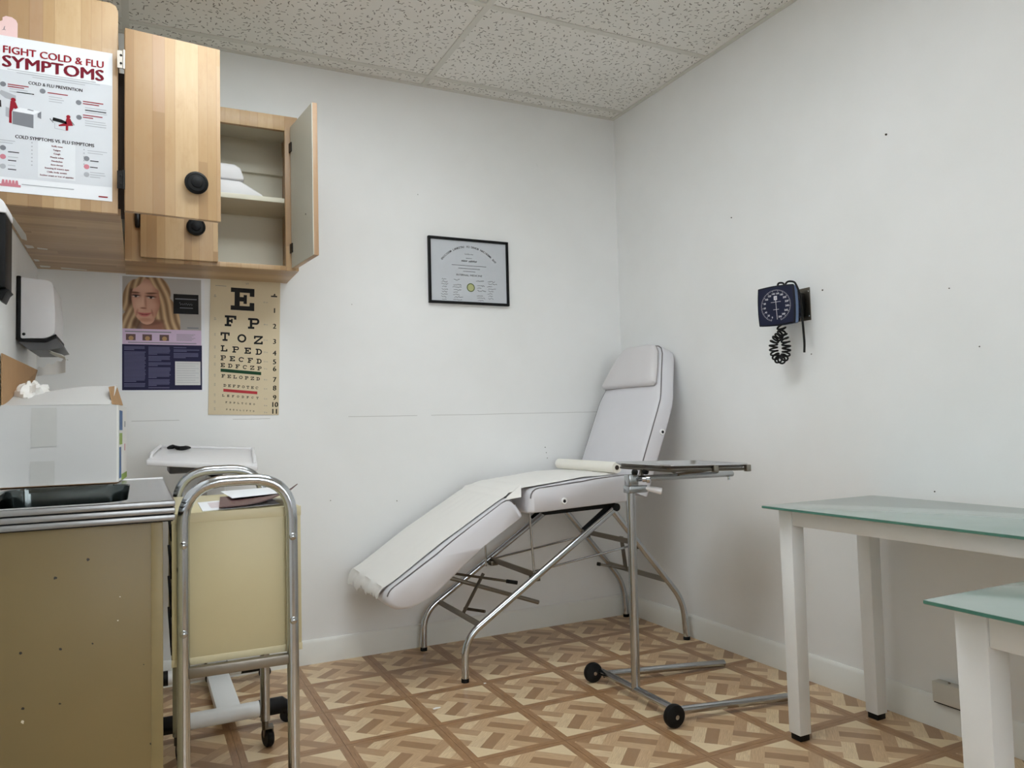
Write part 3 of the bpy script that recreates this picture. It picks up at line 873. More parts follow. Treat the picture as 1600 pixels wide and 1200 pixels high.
# --- beauty poster: painted portrait (vertex inks) over lavender and navy print
BYW = D - .0014
bp = thing('skincare_poster', 'skincare poster with blonde woman over navy text, left of the eye chart', 'poster', (.08, BYW, 1.088))
sheet('sheet', -.066, .2255, BYW, 1.088, 1.5225, 'poster_paper', bp, th=.001)
A0, A1, B0, B1 = -.0565, .2135, 1.322, 1.5175
def mixc(a, b, f):
    f = max(0, min(1, f))
    return tuple(a[i] * (1 - f) + b[i] * f for i in range(3))
def sst(e0, e1, x):
    t_ = max(0, min(1, (x - e0) / (e1 - e0)))
    return t_ * t_ * (3 - 2 * t_)
def portrait(px, py):
    # px, py run over the printed picture: 28..833 across, 37..545 down
    def ell(cx, cy, rx, ry, rot=0):
        dx, dy = px - cx, py - cy
        ca, sa = math.cos(rot), math.sin(rot)
        return math.hypot((dx * ca + dy * sa) / rx, (-dx * sa + dy * ca) / ry)
    def blob(c, col_, k, cx, cy, rx, ry, rot=0, soft=.45):
        return mixc(c, col_, sst(1 + soft, 1 - soft, ell(cx, cy, rx, ry, rot)) * k)
    c = mixc((182, 178, 174), (164, 160, 156), (py - 40) / 505)
    st = .5 + .5 * math.sin((px - .35 * py) * .085 + 1.4 * math.sin(py * .012 + px * .004))
    st2 = .5 + .5 * math.sin((px + .30 * py) * .10 + 1.2 * math.sin(py * .015))
    hair = mixc((118, 88, 64), (208, 178, 140), .2 + .8 * st)
    hairl = mixc((124, 94, 70), (200, 172, 136), .2 + .8 * st2)
    # back of the hair, both sides
    m = max(1 - ell(312, 190, 205, 185, .1), 1 - ell(470, 400, 130, 215, -.38), 1 - ell(520, 500, 90, 110, -.5))
    c = mixc(c, hair, sst(-.02, .06, m))
    m = max(1 - ell(118, 230, 88, 175, .28), 1 - ell(92, 290, 66, 90, 0), 1 - ell(105, 470, 96, 115, .5))
    c = mixc(c, hairl, sst(-.02, .06, m))
    c = blob(c, (70, 48, 38), .75, 122, 215, 34, 110, .12)          # shade behind the cheek
    c = blob(c, (84, 58, 44), .7, 180, 500, 50, 60, -.4)
    c = blob(c, (150, 104, 86), 1, 330, 520, 120, 70, 0, .3)        # neck
    c = blob(c, (112, 74, 62), .6, 330, 480, 110, 26, -.15)
    # face
    f = max(1 - ell(262, 250, 148, 200, -.06), 1 - ell(262, 350, 122, 135, .05), 1 - ell(272, 440, 78, 62))
    sk = mixc((206, 160, 138), (164, 112, 92), sst(300, 430, px))
    sk = mixc(sk, (150, 102, 84), sst(140, 112, px) * .6)
    sk = mixc(sk, (172, 126, 106), sst(140, 70, py) * .6)
    c = mixc(c, sk, sst(-.01, .05, f))
    c = blob(c, (226, 186, 164), .7, 200, 310, 40, 50, .3, .9)      # lit cheek
    c = blob(c, (222, 180, 158), .6, 240, 130, 80, 50, 0, .9)       # forehead
    c = blob(c, (214, 168, 146), .6, 345, 320, 40, 40, 0, .9)
    c = blob(c, (172, 118, 98), .55, 258, 455, 60, 18, 0, .6)       # chin shade
    c = blob(c, (224, 182, 160), .6, 228, 290, 11, 62, .06, .7)     # nose ridge
    c = blob(c, (160, 108, 90), .55, 258, 285, 10, 56, -.06, .7)
    c = blob(c, (136, 84, 72), .75, 236, 342, 30, 8, .03)           # nostrils
    for ex, ey, w in ((160, 226, 40), (312, 234, 46)):
        c = blob(c, (150, 104, 88), .7, ex, ey - 8, w + 8, 24, .05)
        c = blob(c, (222, 208, 200), .9, ex, ey + 3, w * .8, 9, .02)
        c = blob(c, (52, 40, 40), 1, ex, ey + 1, 13, 12, 0, .3)
        c = blob(c, (36, 24, 24), .95, ex, ey - 7, w, 6, .03, .5)   # lash line
    c = blob(c, (92, 62, 48), .85, 152, 192, 46, 8, .02)
    c = blob(c, (92, 62, 48), .85, 316, 194, 56, 8, -.04)
    q = py + .0030 * (px - 247) ** 2                                # smiling mouth
    for col_, k, cy_, w, h in (((178, 92, 92), .95, 399, 66, 9), ((196, 112, 108), .95, 415, 50, 9), ((98, 44, 48), .95, 406, 66, 3.2)):
        c = mixc(c, col_, sst(1.45, .55, math.hypot((px - 247) / w, (q - cy_) / h)) * k)
    c = blob(c, (166, 112, 94), .5, 172, 385, 10, 34, .25)
    c = blob(c, (150, 98, 82), .5, 326, 385, 10, 34, -.25)
    # locks in front on the right, parting at the top
    m = 1 - ell(455, 300, 50, 260, -.20)
    c = mixc(c, hair, sst(0, .25, m))
    m = max(1 - ell(385, 95, 115, 60, .75), 1 - ell(175, 95, 100, 36, -.75))
    c = mixc(c, hair if px > 262 else hairl, sst(0, .3, m))
    return c
nu, nv = 150, 110
mb = MB()
mb.grid(lambda u, w: (A0 + (A1 - A0) * u, BYW - .0004, B0 + (B1 - B0) * w), nu, nv)
me = mb.mesh('portrait')
la = me.color_attributes.new('ink', 'FLOAT_COLOR', 'POINT')
for i, vv in enumerate(me.vertices):
    u, w = (vv.co.x - A0) / (A1 - A0), (vv.co.z - B0) / (B1 - B0)
    la.data[i].color = lin(*portrait(28 + 805 * u, 545 - 508 * w))
me.transform(WM[bp.name].inverted())
link('portrait', me, 'portrait_print', bp)
rect(MB(), A0, A1, 1.264, 1.322, BYW - .0004).build('lavender_band', 'lavender_print', bp)
rect(MB(), A0 - .001, A1 + .002, 1.0935, 1.264, BYW - .0004).build('navy_panel', 'navy_print', bp)
rect(MB(), .116, .204, 1.3835, 1.459, BYW - .0007).build('navy_box', 'ink_black', bp)
mb = MB()
rect(mb, .122, .198, 1.4385, 1.4425, BYW - .001)
mb.tube([(.136 + k * .0026, BYW - .001, 1.4205 + .0042 * math.sin(k * 2.1) + (.004 if k in (0, 1, 9) else 0)) for k in range(19)], .0009, 4)
rect(mb, .138, .184, 1.405, 1.408, BYW - .001)
stuff(mb.build('box_print', 'ink_grey', bp))
mb = MB()
rect(mb, .164, .204, 1.328, 1.333, BYW - .0007)
rect(mb, -.048, .108, 1.3095, 1.3135, BYW - .0007)
rect(mb, -.038, .196, 1.2695, 1.2725, BYW - .0007)
for k in range(6):
    rect(mb, .126, .192 - .006 * (k % 3), 1.304 - k * .0046, 1.3055 - k * .0046, BYW - .0007)
stuff(mb.build('band_print', 'ink_grey', bp))
for x in (-.045, .010, .068):
    rect(MB(), x, x + .032, 1.279, 1.302, BYW - .0007).build('small_picture', 'magazine_maroon', bp)
    mb = MB()
    disc(mb, x + .017, 1.287, .0085, BYW - .001)
    mb.build('small_face', 'carton_brown', bp)
mb = MB()
rnd = random.Random(4)
for (x0, x1, z0, z1) in ((-.051, .022, 1.104, 1.256), (.030, .106, 1.104, 1.256), (.116, .206, 1.214, 1.256)):
    z = z1
    while z > z0:
        gap = rnd.random() < .14
        w = (x1 - x0) * (rnd.uniform(.3, .7) if gap else rnd.uniform(.93, 1))
        rect(mb, x0, x0 + w, z - .0034, z, BYW - .0007)
        z -= .0052 if not gap else .0085
stuff(mb.build('small_print', 'navy_text', bp))
rect(MB(), .121, .210, 1.112, 1.202, BYW - .0007).build('coupon_panel', 'offwhite_print', bp)
mb = MB()
for k in range(9):
    rect(mb, .127, .204 - .012 * (k % 2), 1.193 - k * .009, 1.1945 - k * .009, BYW - .001)
stuff(mb.build('coupon_print', 'ink_lightgrey', bp))

# --- eye chart
CHW, CHH = 0.262, 0.532
ec = thing('eye_chart', 'tan letter eye chart with green and red bars on the back wall', 'eye chart', (0.2365, D - .004, 0.9985), (0, R(1.2), 0))
MB().box((0, 0, 0), (CHW, .003, CHH)).build('board', 'chart_board', ec, local=True, bevel=.0006)
def slab_letter(ch):
    r = []
    q = lambda x0, y0, x1, y1: r.append([(x0, y0), (x1, y0), (x1, y1), (x0, y1)])
    def ring(a0, a1, rx0, rx1, cx, n=14):
        for k in range(n):
            p, s_ = R(a0 + (a1 - a0) * k / n), R(a0 + (a1 - a0) * (k + 1) / n)
            r.append([(cx + rx0 * math.cos(p), 2.5 + 1.5 * math.sin(p)), (cx + rx1 * math.cos(p), 2.5 + 2.5 * math.sin(p)), (cx + rx1 * math.cos(s_), 2.5 + 2.5 * math.sin(s_)), (cx + rx0 * math.cos(s_), 2.5 + 1.5 * math.sin(s_))])
    if ch in 'EFPDLT':
        if ch != 'T':
            q(.8, 1, 1.9, 4)
    if ch == 'E':
        q(0, 4, 5, 5); q(0, 0, 5, 1); q(1.9, 2, 2.7, 3); q(2.7, 1.5, 3.4, 3.5); q(4, 3.2, 5, 4); q(4, 1, 5, 1.8)
    if ch == 'F':
        q(0, 4, 5, 5); q(0, 0, 2.8, 1); q(1.9, 2, 2.7, 3); q(2.7, 1.5, 3.4, 3.5); q(4, 3.2, 5, 4)
    if ch == 'P':
        q(0, 4, 3.9, 5); q(0, 0, 2.8, 1); q(1.9, 2, 3.9, 2.9)
        for k in range(8):
            p, s_ = R(-90 + 180 * k / 8), R(-90 + 180 * (k + 1) / 8)
            r.append([(3.7 + .35 * math.cos(p), 3.5 + .55 * math.sin(p)), (3.7 + 1.3 * math.cos(p), 3.5 + 1.5 * math.sin(p)), (3.7 + 1.3 * math.cos(s_), 3.5 + 1.5 * math.sin(s_)), (3.7 + .35 * math.cos(s_), 3.5 + .55 * math.sin(s_))])
    if ch == 'T':
        q(0, 4, 5, 5); q(2, 1, 3, 4); q(1.1, 0, 3.9, 1); q(0, 3.1, .9, 4); q(4.1, 3.1, 5, 4)
    if ch == 'L':
        q(0, 4, 2.8, 5); q(0, 0, 5, 1); q(4, 1, 5, 2)
    if ch == 'Z':
        q(0, 4, 5, 5); q(0, 0, 5, 1); q(0, 3.2, .9, 4); q(4.1, 1, 5, 1.8)
        r.append([(0.1, 1), (1.5, 1), (4.9, 4), (3.5, 4)])
    if ch == 'D':
        q(0, 4, 2.6, 5); q(0, 0, 2.6, 1)
        ring(-90, 90, 1.4, 2.5, 2.5, 10)
    if ch == 'O':
        ring(0, 360, 1.5, 2.5, 2.5, 18)
    if ch == 'C':
        ring(42, 318, 1.5, 2.5, 2.5, 14); q(4.1, 3.1, 4.9, 4.4)
    return r
def chx(x, y):      # zoom pixels -> board metres
    return ((x - 45 + 15 * (y - 35) / 1145) / 592 * CHW, (1182 - y + 22 * (-(x - 45) / 592)) / 1146 * CHH + .002)
def row(mb, letters, xs, yc, h):
    for ch, x in zip(letters, xs):
        cx, cz = chx(x, yc + 15 * (x - 45) / 592)
        s_ = h / 1146 * CHH / 5
        for poly in slab_letter(ch):
            mb.add([(cx + (p - 2.5) * s_, -.0003, cz + (w - 2.5) * s_) for p, w in poly], [tuple(range(len(poly)))])
def lsp(a, b, n):
    return [a + (b - a) * k / (n - 1) for k in range(n)]
for letters, xs, yc, h in (('E', [312], 192, 190), ('FP', [211, 406], 388, 92), ('TOZ', [166, 306, 446], 525, 72), ('LPED', [158, 254, 355, 450], 625, 52),
                           ('PECFD', lsp(151, 452, 5), 705, 42), ('EDFCZP', lsp(147, 456, 6), 766, 34), ('FELOPZD', lsp(152, 444, 7), 856, 28),
                           ('DEFPOTEC', lsp(165, 434, 8), 934, 22), ('LEFODPCT', lsp(152, 438, 8), 1019, 18), ('FDPLTCEO', lsp(178, 410, 8), 1074, 14), ('PEZOLCFTD', lsp(182, 406, 9), 1133, 11)):
    for ch_, x_ in zip(letters, xs):
        mb = MB()
        row(mb, ch_, [x_], yc, h)
        mb.build('letter', 'ink_black', ec, local=True)
for (xa, xb, yy, hh, m_) in ((130, 470, 812, 27, 'ink_green'), (153, 437, 978, 24, 'ink_chart_red')):
    a_, b_ = chx(xa, yy), chx(xb, yy + 8)
    mb = MB()
    mb.add([(a_[0], -.0003, a_[1] - hh / 2 * CHH / 1146), (b_[0], -.0003, b_[1] - hh / 2 * CHH / 1146), (b_[0], -.0003, b_[1] + hh / 2 * CHH / 1146), (a_[0], -.0003, a_[1] + hh / 2 * CHH / 1146)], [(0, 1, 2, 3)])
    mb.build('colour_bar', m_, ec, local=True)
for k, yy in enumerate((272, 408, 540, 640, 715, 775, 868, 940, 1022, 1082, 1140)):
    mb = MB()
    px, pz = chx(586, yy - 4)
    text_mb(mb, str(k + 1), .0275, (px, -.0003, pz - .0095), UX, UZ, align='CENTER', over=.0009)
    mb.build('line_number', 'ink_black', ec, local=True)
mb = MB()
a_ = chx(582, 145)
rect(mb, a_[0] - .012, a_[0] + .012, a_[1] - .003, a_[1] + .002, -.0003)
mb.add([(a_[0] - .004, -.0003, a_[1] + .003), (a_[0] + .006, -.0003, a_[1] + .003), (a_[0] + .003, -.0003, a_[1] + .012)], [(0, 1, 2)])
mb.build('chart_symbol', 'ink_black', ec, local=True)
mb = MB()
for yy, n1, n2 in ((190, '200', '61'), (382, '100', '30'), (515, '70', '21'), (620, '50', '15'), (700, '40', '12'), (762, '30', '9'), (855, '25', '8'), (932, '20', '6'), (1018, '15', '5'), (1076, '13', '4'), (1134, '10', '3')):
    p_ = chx(82, yy)
    text_mb(mb, '20', .006, (p_[0], -.0003, p_[1]), UX, UZ, align='CENTER')
    text_mb(mb, n1, .006, (p_[0], -.0003, p_[1] - .006), UX, UZ, align='CENTER')
    p_ = chx(508, yy + 16)
    text_mb(mb, n2 + ' m', .008, (p_[0], -.0003, p_[1] - .002), UX, UZ, align='CENTER')
p_ = chx(130, 105)
rect(mb, p_[0] - .02, p_[0] + .02, p_[1], p_[1] + .0016, -.0003)
p_ = chx(352, 70)
text_mb(mb, 'VT', .010, (p_[0], -.0003, p_[1]), UX, UZ, align='CENTER')
stuff(mb.build('small_print', 'ink_grey', ec, local=True))

# --- framed certificate
FX0, FX1, FZ0, FZ1 = 1.1385, 1.5265, 1.4725, 1.7685
fcx = (FX0 + FX1) / 2
cf = thing('framed_certificate', 'black framed medical board certificate on the back wall', 'picture frame', (fcx, D, FZ0), (0, R(0.35), 0))
FW = .0105
for lo, hi in (((FX0, D - .018, FZ0), (FX1, D - .001, FZ0 + FW)), ((FX0, D - .018, FZ1 - FW), (FX1, D - .001, FZ1)),
               ((FX0, D - .018, FZ0 + FW), (FX0 + FW, D - .001, FZ1 - FW)), ((FX1 - FW, D - .018, FZ0 + FW), (FX1, D - .001, FZ1 - FW))):
    MB().box(lo, hi).build('frame_bar', 'frame_black', cf, bevel=.001)
MB().box((FX0 + FW, D - .009, FZ0 + FW), (FX1 - FW, D - .002, FZ1 - FW)).build('certificate', 'certificate_paper', cf)
CYF = D - .0093
mb = MB()
line = 'THE AMERICAN BOARD OF INTERNAL MEDICINE'
rad, czc = .185, FZ1 - .225
for k, ch in enumerate(line):
    a = R(48) - R(96) * k / (len(line) - 1)
    if ch == ' ':
        continue
    ux = Vector((math.cos(a), 0, -math.sin(a)))
    uz = Vector((math.sin(a), 0, math.cos(a)))
    text_mb(mb, ch, .0125, Vector((fcx + rad * math.sin(a) * .92, CYF, czc + rad * math.cos(a))), ux, uz, align='CENTER', bold=.0002)
text_mb(mb, 'Certifies that', .008, (fcx, CYF, 1.697), UX, UZ, align='CENTER')
text_mb(mb, 'INTERNAL MEDICINE', .0115, (fcx, CYF, 1.600), UX, UZ, align='CENTER', fit=.125)
for (w, z) in ((.168, 1.6465), (.105, 1.633), (.06, 1.620), (.03, 1.680)):
    rect(mb, fcx - w / 2, fcx + w / 2, z, z + .0016, CYF)
stuff(mb.build('print', 'ink_dark', cf))
mb = MB()
rnd = random.Random(11)
for k in range(26):
    x = fcx - .036 + k * .0029
    mb.tube([(x, CYF, 1.6635 + rnd.uniform(0, .002)), (x + .0016, CYF, 1.6715 + rnd.uniform(-.002, .001))], .0009, 4) if k not in (10, 11) else None
stuff(mb.build('name_line', 'ink_black', cf))
mb = MB()
for cxs in (-.115, -.058, .056, .11):
    for r_ in range(9):
        if rnd.random() < .12:
            continue
        x0 = fcx + cxs + rnd.uniform(-.024, -.016)
        z = 1.581 - r_ * .0112
        pts = [(x0 + q * .0035, CYF, z + rnd.uniform(-.003, .003)) for q in range(rnd.randint(7, 13))]
        mb.tube(pts, .0008, 4)
stuff(mb.build('signature', 'ink_dark', cf))
mb = MB()
disc(mb, fcx + .006, 1.549, .0195, CYF, 28)
mb.build('seal', 'seal_rim', cf)
mb = MB()
disc(mb, fcx + .006, 1.549, .0155, CYF - .0003, 28)
mb.build('seal', 'seal_gold', cf)
MB().box((FX0 + FW, D - .0125, FZ0 + FW), (FX1 - FW, D - .0115, FZ1 - FW)).build('glass', 'clear_glass', cf)

# ================================================================== TREATMENT CHAIR
YN, YFR = 2.615, 3.095                     # near and far sides
YM = (YN + YFR) / 2
ch = thing('treatment_chair', 'white vinyl reclining treatment chair on chrome tube legs in the corner', 'chair', (1.57, YM, 0))
def cushion(prof, y0, y1, name, crown=.012, inset=.02, mat='white_vinyl', ny=10):
    """closed (x,z) profile swept across the width with rounded sides"""
    cx = sum(p[0] for p in prof) / len(prof)
    cz = sum(p[1] for p in prof) / len(prof)
    mb = MB()
    rows = []
    ws = [0, .012, .04, .1, .3, .5, .7, .9, .96, .988, 1]
    n = len(prof)
    for w in ws:
        e = min(w, 1 - w) * (y1 - y0)
        k = 1 - math.sqrt(max(0, 1 - min(1, e / .028 - 1) ** 2)) if e < .028 else 0
        sh = k * .020
        ring = []
        for (px, pz) in prof:
            dx, dz = px - cx, pz - cz
            l = math.hypot(dx, dz)
            f = max(0, 1 - sh / l)
            ring.append((cx + dx * f, y0 + (y1 - y0) * w, cz + dz * f))
        rows.append(ring)
    vs = [p for r_ in rows for p in r_]
    fs = []
    for i in range(len(ws) - 1):
        for j in range(n):
            fs.append((i * n + j, i * n + (j + 1) % n, (i + 1) * n + (j + 1) % n, (i + 1) * n + j))
    fs.append(tuple(range(n)))
    fs.append(tuple((len(ws) - 1) * n + j for j in range(n - 1, -1, -1)))
    mb.add(vs, fs)
    return mb.build(name, mat, ch, angle=60)
def rounded(poly, r, n=4):
    P = [Vector((p[0], p[1], 0)) for p in poly]
    out = []
    k = len(P)
    rr = r if isinstance(r, (list, tuple)) else [r] * k
    for i in range(k):
        a_, b_, c_ = P[i - 1], P[i], P[(i + 1) % k]
        d_ = min(rr[i], (a_ - b_).length * .45, (c_ - b_).length * .45)
        p, q = b_ + (a_ - b_).normalized() * d_, b_ + (c_ - b_).normalized() * d_
        for j in range(n + 1):
            t_ = j / n
            v_ = p * (1 - t_) ** 2 + b_ * 2 * t_ * (1 - t_) + q * t_ * t_
            out.append((v_.x, v_.y))
    return out
seat_p = rounded([(1.335, .588), (1.795, .604), (1.822, .716), (1.60, .709), (1.34, .681)], [.012, .012, .03, .05, .035])
seat = cushion(seat_p, YN, YFR, 'seat')
leg_p = rounded([(1.315, .586), (1.262, .662), (1.0, .508), (.775, .362), (.762, .325), (.80, .292), (.86, .290), (.955, .326), (1.16, .492)], [.01, .035, .05, .03, .03, .03, .05, .06, .05])
legrest = cushion(leg_p, YN, YFR, 'leg_rest')
# piping on the near sides
def piping(prof, i0, i1, parent, e=.0065, r=.0026):
    """a cord along the cushion's near upper edge, following profile points i0..i1"""
    cx = sum(p[0] for p in prof) / len(prof)
    cz = sum(p[1] for p in prof) / len(prof)
    k = 1 - math.sqrt(max(0, 1 - min(1, e / .028 - 1) ** 2))
    pts = []
    for px, pz in prof[i0:i1]:
        dx, dz = px - cx, pz - cz
        l = math.hypot(dx, dz)
        f = max(0, 1 - (k * .020) / l)
        pts.append((cx + dx * f, YN + e - .001, cz + dz * f))
    MB().tube(pts, r, 6).build('piping', 'piping_grey', parent)
sp = seat_p[-10:] + seat_p[:3]
piping(list(reversed(seat_p)), 0, 17, seat)
piping(leg_p, 5, 21, legrest)
# grommets
def grommet(parent, p, axis, r=.0125):
    g = MB().lathe([(r * .5, -.004), (r, -.002), (r, .003), (r * .85, .006), (r * .5, .005)], p, axis, 20).build('grommet', 'grommet_white', parent)
    MB().lathe([(r * .52, -.004), (r * .52, .0054), (0, .0056)], p, axis, 16).build('grommet_hole', 'black_plastic', g)
grommet(seat, (1.488, YN - .001, .628), (0, -1, 0))
# backrest: plan in (s up the back, y), extruded through its thickness
TB = R(21.8)
bu, bn = Vector((math.sin(TB), 0, math.cos(TB))), Vector((-math.cos(TB), 0, math.sin(TB)))
BO = Vector((1.835, 0, .695))
def bpnt(s_, y_, d_):
    return BO + bu * s_ + bn * d_ + Vector((0, y_, 0))
out2 = [(-.055, YN), (.14, YN), (.30, YN), (.355, YN + .003), (.385, YN + .012), (.48, YN + .050), (.575, YN + .086), (.602, YN + .106), (.614, YN + .130), (.618, YN + .155),
        (.618, YFR - .155), (.614, YFR - .130), (.602, YFR - .106), (.575, YFR - .086), (.48, YFR - .050), (.385, YFR - .012), (.355, YFR - .003), (.30, YFR), (.14, YFR), (-.055, YFR)]
cs, cyy = .30, YM
def shrink(o_, k):
    r_ = []
    for s_, y_ in o_:
        ds, dy = s_ - cs, y_ - cyy
        l = math.hypot(ds, dy)
        r_.append((cs + ds * (1 - k / l), cyy + dy * (1 - k / l)))
    return r_
mb = MB()
layers = [(-.078, .014), (-.075, .005), (-.066, 0), (-.02, 0), (-.008, .002), (-.001, .010), (.006, .030), (.010, .075), (.012, .14)]
n = len(out2)
vs, fs = [], []
for d_, k in layers:
    vs += [bpnt(s_, y_, d_) for s_, y_ in shrink(out2, k)]
for i in range(len(layers) - 1):
    for j in range(n):
        fs.append((i * n + j, i * n + (j + 1) % n, (i + 1) * n + (j + 1) % n, (i + 1) * n + j))
fs += [tuple(range(n)), tuple((len(layers) - 1) * n + j for j in range(n - 1, -1, -1))]
back = mb.add(vs, fs).build('backrest', 'white_vinyl', ch, angle=60)
pp = shrink(out2, .003)
MB().tube([bpnt(s_, y_, -.006) for s_, y_ in pp], .0026, 6).build('piping', 'piping_grey', back)
grommet(back, bpnt(.225, YN - .001, -.055), (0, -1, 0))
# head pillow strapped to the front of the backrest
hp = [(.412, YN + .056), (.425, YN + .045), (.50, YN + .068), (.575, YN + .098), (.603, YN + .125), (.611, YN + .165), (.611, YFR - .165), (.603, YFR - .125), (.575, YFR - .098), (.50, YFR - .062), (.425, YFR - .036), (.412, YFR - .046)]
cs = .50
mb = MB()
n = len(hp)
vs, fs = [], []
lay = [(.002, .006), (.010, 0), (.022, 0), (.032, .006), (.038, .02), (.042, .05)]
for d_, k in lay:
    vs += [bpnt(s_, y_, d_) for s_, y_ in shrink(hp, k)]
for i in range(len(lay) - 1):
    for j in range(n):
        fs.append((i * n + j, i * n + (j + 1) % n, (i + 1) * n + (j + 1) % n, (i + 1) * n + j))
fs += [tuple(range(n)), tuple((len(lay) - 1) * n + j for j in range(n - 1, -1, -1))]
pil = mb.add(vs, fs).build('head_pillow', 'white_vinyl_pillow', ch, angle=50)
MB().tube([bpnt(s_, y_, .011) for s_, y_ in shrink(hp, -.0005)] + [bpnt(hp[0][0], hp[0][1], .011)], .0022, 6).build('piping', 'piping_light', pil)
# legs: two bent tubes a side, meeting at the pivot
TR = .0132
for y_ in (YN + .028, YFR - .012):
    yy = y_ - (.010 if y_ < YM else 0)
    f1 = fillet([(1.065, yy, .012), (1.068, yy, .155), (1.73, yy, .578)], .09, 8)
    f2 = fillet([(2.090, yy + .02, .012), (2.078, yy + .02, .165), (1.73, yy + .02, .578)], .09, 8)
    l1 = MB().tube(f1, TR, 14).build('leg', 'chrome', ch)
    l2 = MB().tube(f2, TR, 14).build('leg', 'chrome', ch)
    MB().lathe([(TR + .0012, 0), (TR + .0012, .012), (TR, .014)], (1.065, yy, 0), (0, 0, 1), 14).build('foot_cap', 'black_rubber', l1)
    MB().lathe([(TR + .0012, 0), (TR + .0012, .012), (TR, .014)], (2.090, yy + .02, 0), (0, 0, 1), 14).build('foot_cap', 'black_rubber', l2)
    MB().cyl((1.735, yy - .016, .586), (1.735, yy + .034, .586), .016, 16).build('pivot', 'black_rubber', ch)
    MB().prism([(1.40, .586), (1.735, .604), (1.745, .588), (1.60, .50), (1.585, .51), (1.69, .582), (1.42, .575)], 'y', yy + .014, yy + .018).build('side_plate', 'black_plastic', ch)
ya, yb = YN + .018, YFR - .012
def on_front(x_):      # height of the front leg tubes at x
    return .155 + (x_ - 1.068) / (1.73 - 1.068) * (.578 - .155)
def on_rear(x_):
    return .165 + (2.078 - x_) / (2.078 - 1.73) * (.578 - .165)
def flat(p, q, w, t_, name, mat='dull_steel'):
    p, q = Vector(p), Vector(q)
    d_ = (q - p).normalized()
    u = d_.cross(Vector((0, 0, 1)))
    u = u.normalized() if u.length > 1e-3 else Vector((1, 0, 0))
    v_ = u.cross(d_).normalized()
    mb = MB()
    vs = []
    for e in (p, q):
        vs += [e + u * w / 2 + v_ * t_ / 2, e - u * w / 2 + v_ * t_ / 2, e - u * w / 2 - v_ * t_ / 2, e + u * w / 2 - v_ * t_ / 2]
    mb.add(vs, [(0, 1, 2, 3), (4, 7, 6, 5), (0, 4, 5, 1), (1, 5, 6, 2), (2, 6, 7, 3), (3, 7, 4, 0)])
    return mb.build(name, mat, ch)
flat((1.135, ya, .192), (1.135, yb, .192), .006, .022, 'cross_brace')
flat((1.375, ya, .348), (1.375, yb, .348), .006, .022, 'cross_brace')
flat((1.99, ya + .02, .262), (1.99, yb + .02, .262), .006, .022, 'cross_brace')
flat((1.86, ya + .02, .425), (1.86, yb + .02, .425), .006, .022, 'cross_brace')
# upright brackets with levers (leg-rest and back adjusters)
flat((1.14, YM - .02, .188), (1.235, YM - .02, .34), .02, .005, 'bracket', 'dark_steel')
flat((1.95, YM + .03, .268), (1.93, YM + .03, .42), .024, .005, 'bracket', 'dark_steel')
MB().tube([(1.11, YM + .05, .345), (1.30, YM - .12, .318)], .005, 10).build('lever', 'dark_steel', ch)
MB().tube([(1.292, YM - .113, .319), (1.325, YM - .142, .314)], .0075, 10).build('lever_grip', 'black_rubber', ch)
MB().tube([(1.17, YM + .03, .2), (1.22, YM - .06, .2)], .006, 10).build('lever', 'dark_steel', ch)
MB().tube([(1.95, YM + .03, .275), (1.84, YM + .07, .30)], .005, 10).build('lever', 'dark_steel', ch)
MB().tube([(1.842, YM + .07, .30), (1.828, YM + .075, .303)], .008, 10).build('lever_grip', 'black_rubber', ch)
MB().tube([(1.09, YM + .03, .335), (1.50, YM + .02, .185)], .0085, 10).build('adjuster_bar', 'dull_steel', ch)
# long thin stay rods and uprights
MB().cyl((1.375, ya + .06, .352), (1.88, ya + .06, .415), .0045, 8).build('stay_rod', 'worn_chrome', ch)
MB().cyl((1.375, yb - .03, .352), (1.88, yb - .03, .415), .0045, 8).build('stay_rod', 'worn_chrome', ch)
MB().cyl((1.375, ya + .03, .345), (1.36, ya + .03, .60), .0045, 8).build('upright_rod', 'worn_chrome', ch)
MB().cyl((1.33, yb - .06, .33), (1.33, yb - .06, .57), .0045, 8).build('upright_rod', 'worn_chrome', ch)
MB().cyl((1.86, ya + .04, .39), (1.855, ya + .04, .63), .0045, 8).build('upright_rod', 'worn_chrome', ch)
for y_ in (ya + .03, yb - .03):
    MB().box((1.36, y_ - .018, .325), (1.392, y_ + .018, .345)).build('bracket', 'dark_steel', ch, bevel=.002)
    MB().box((1.845, y_ + .002, .40), (1.875, y_ + .038, .42)).build('bracket', 'dark_steel', ch, bevel=.002)
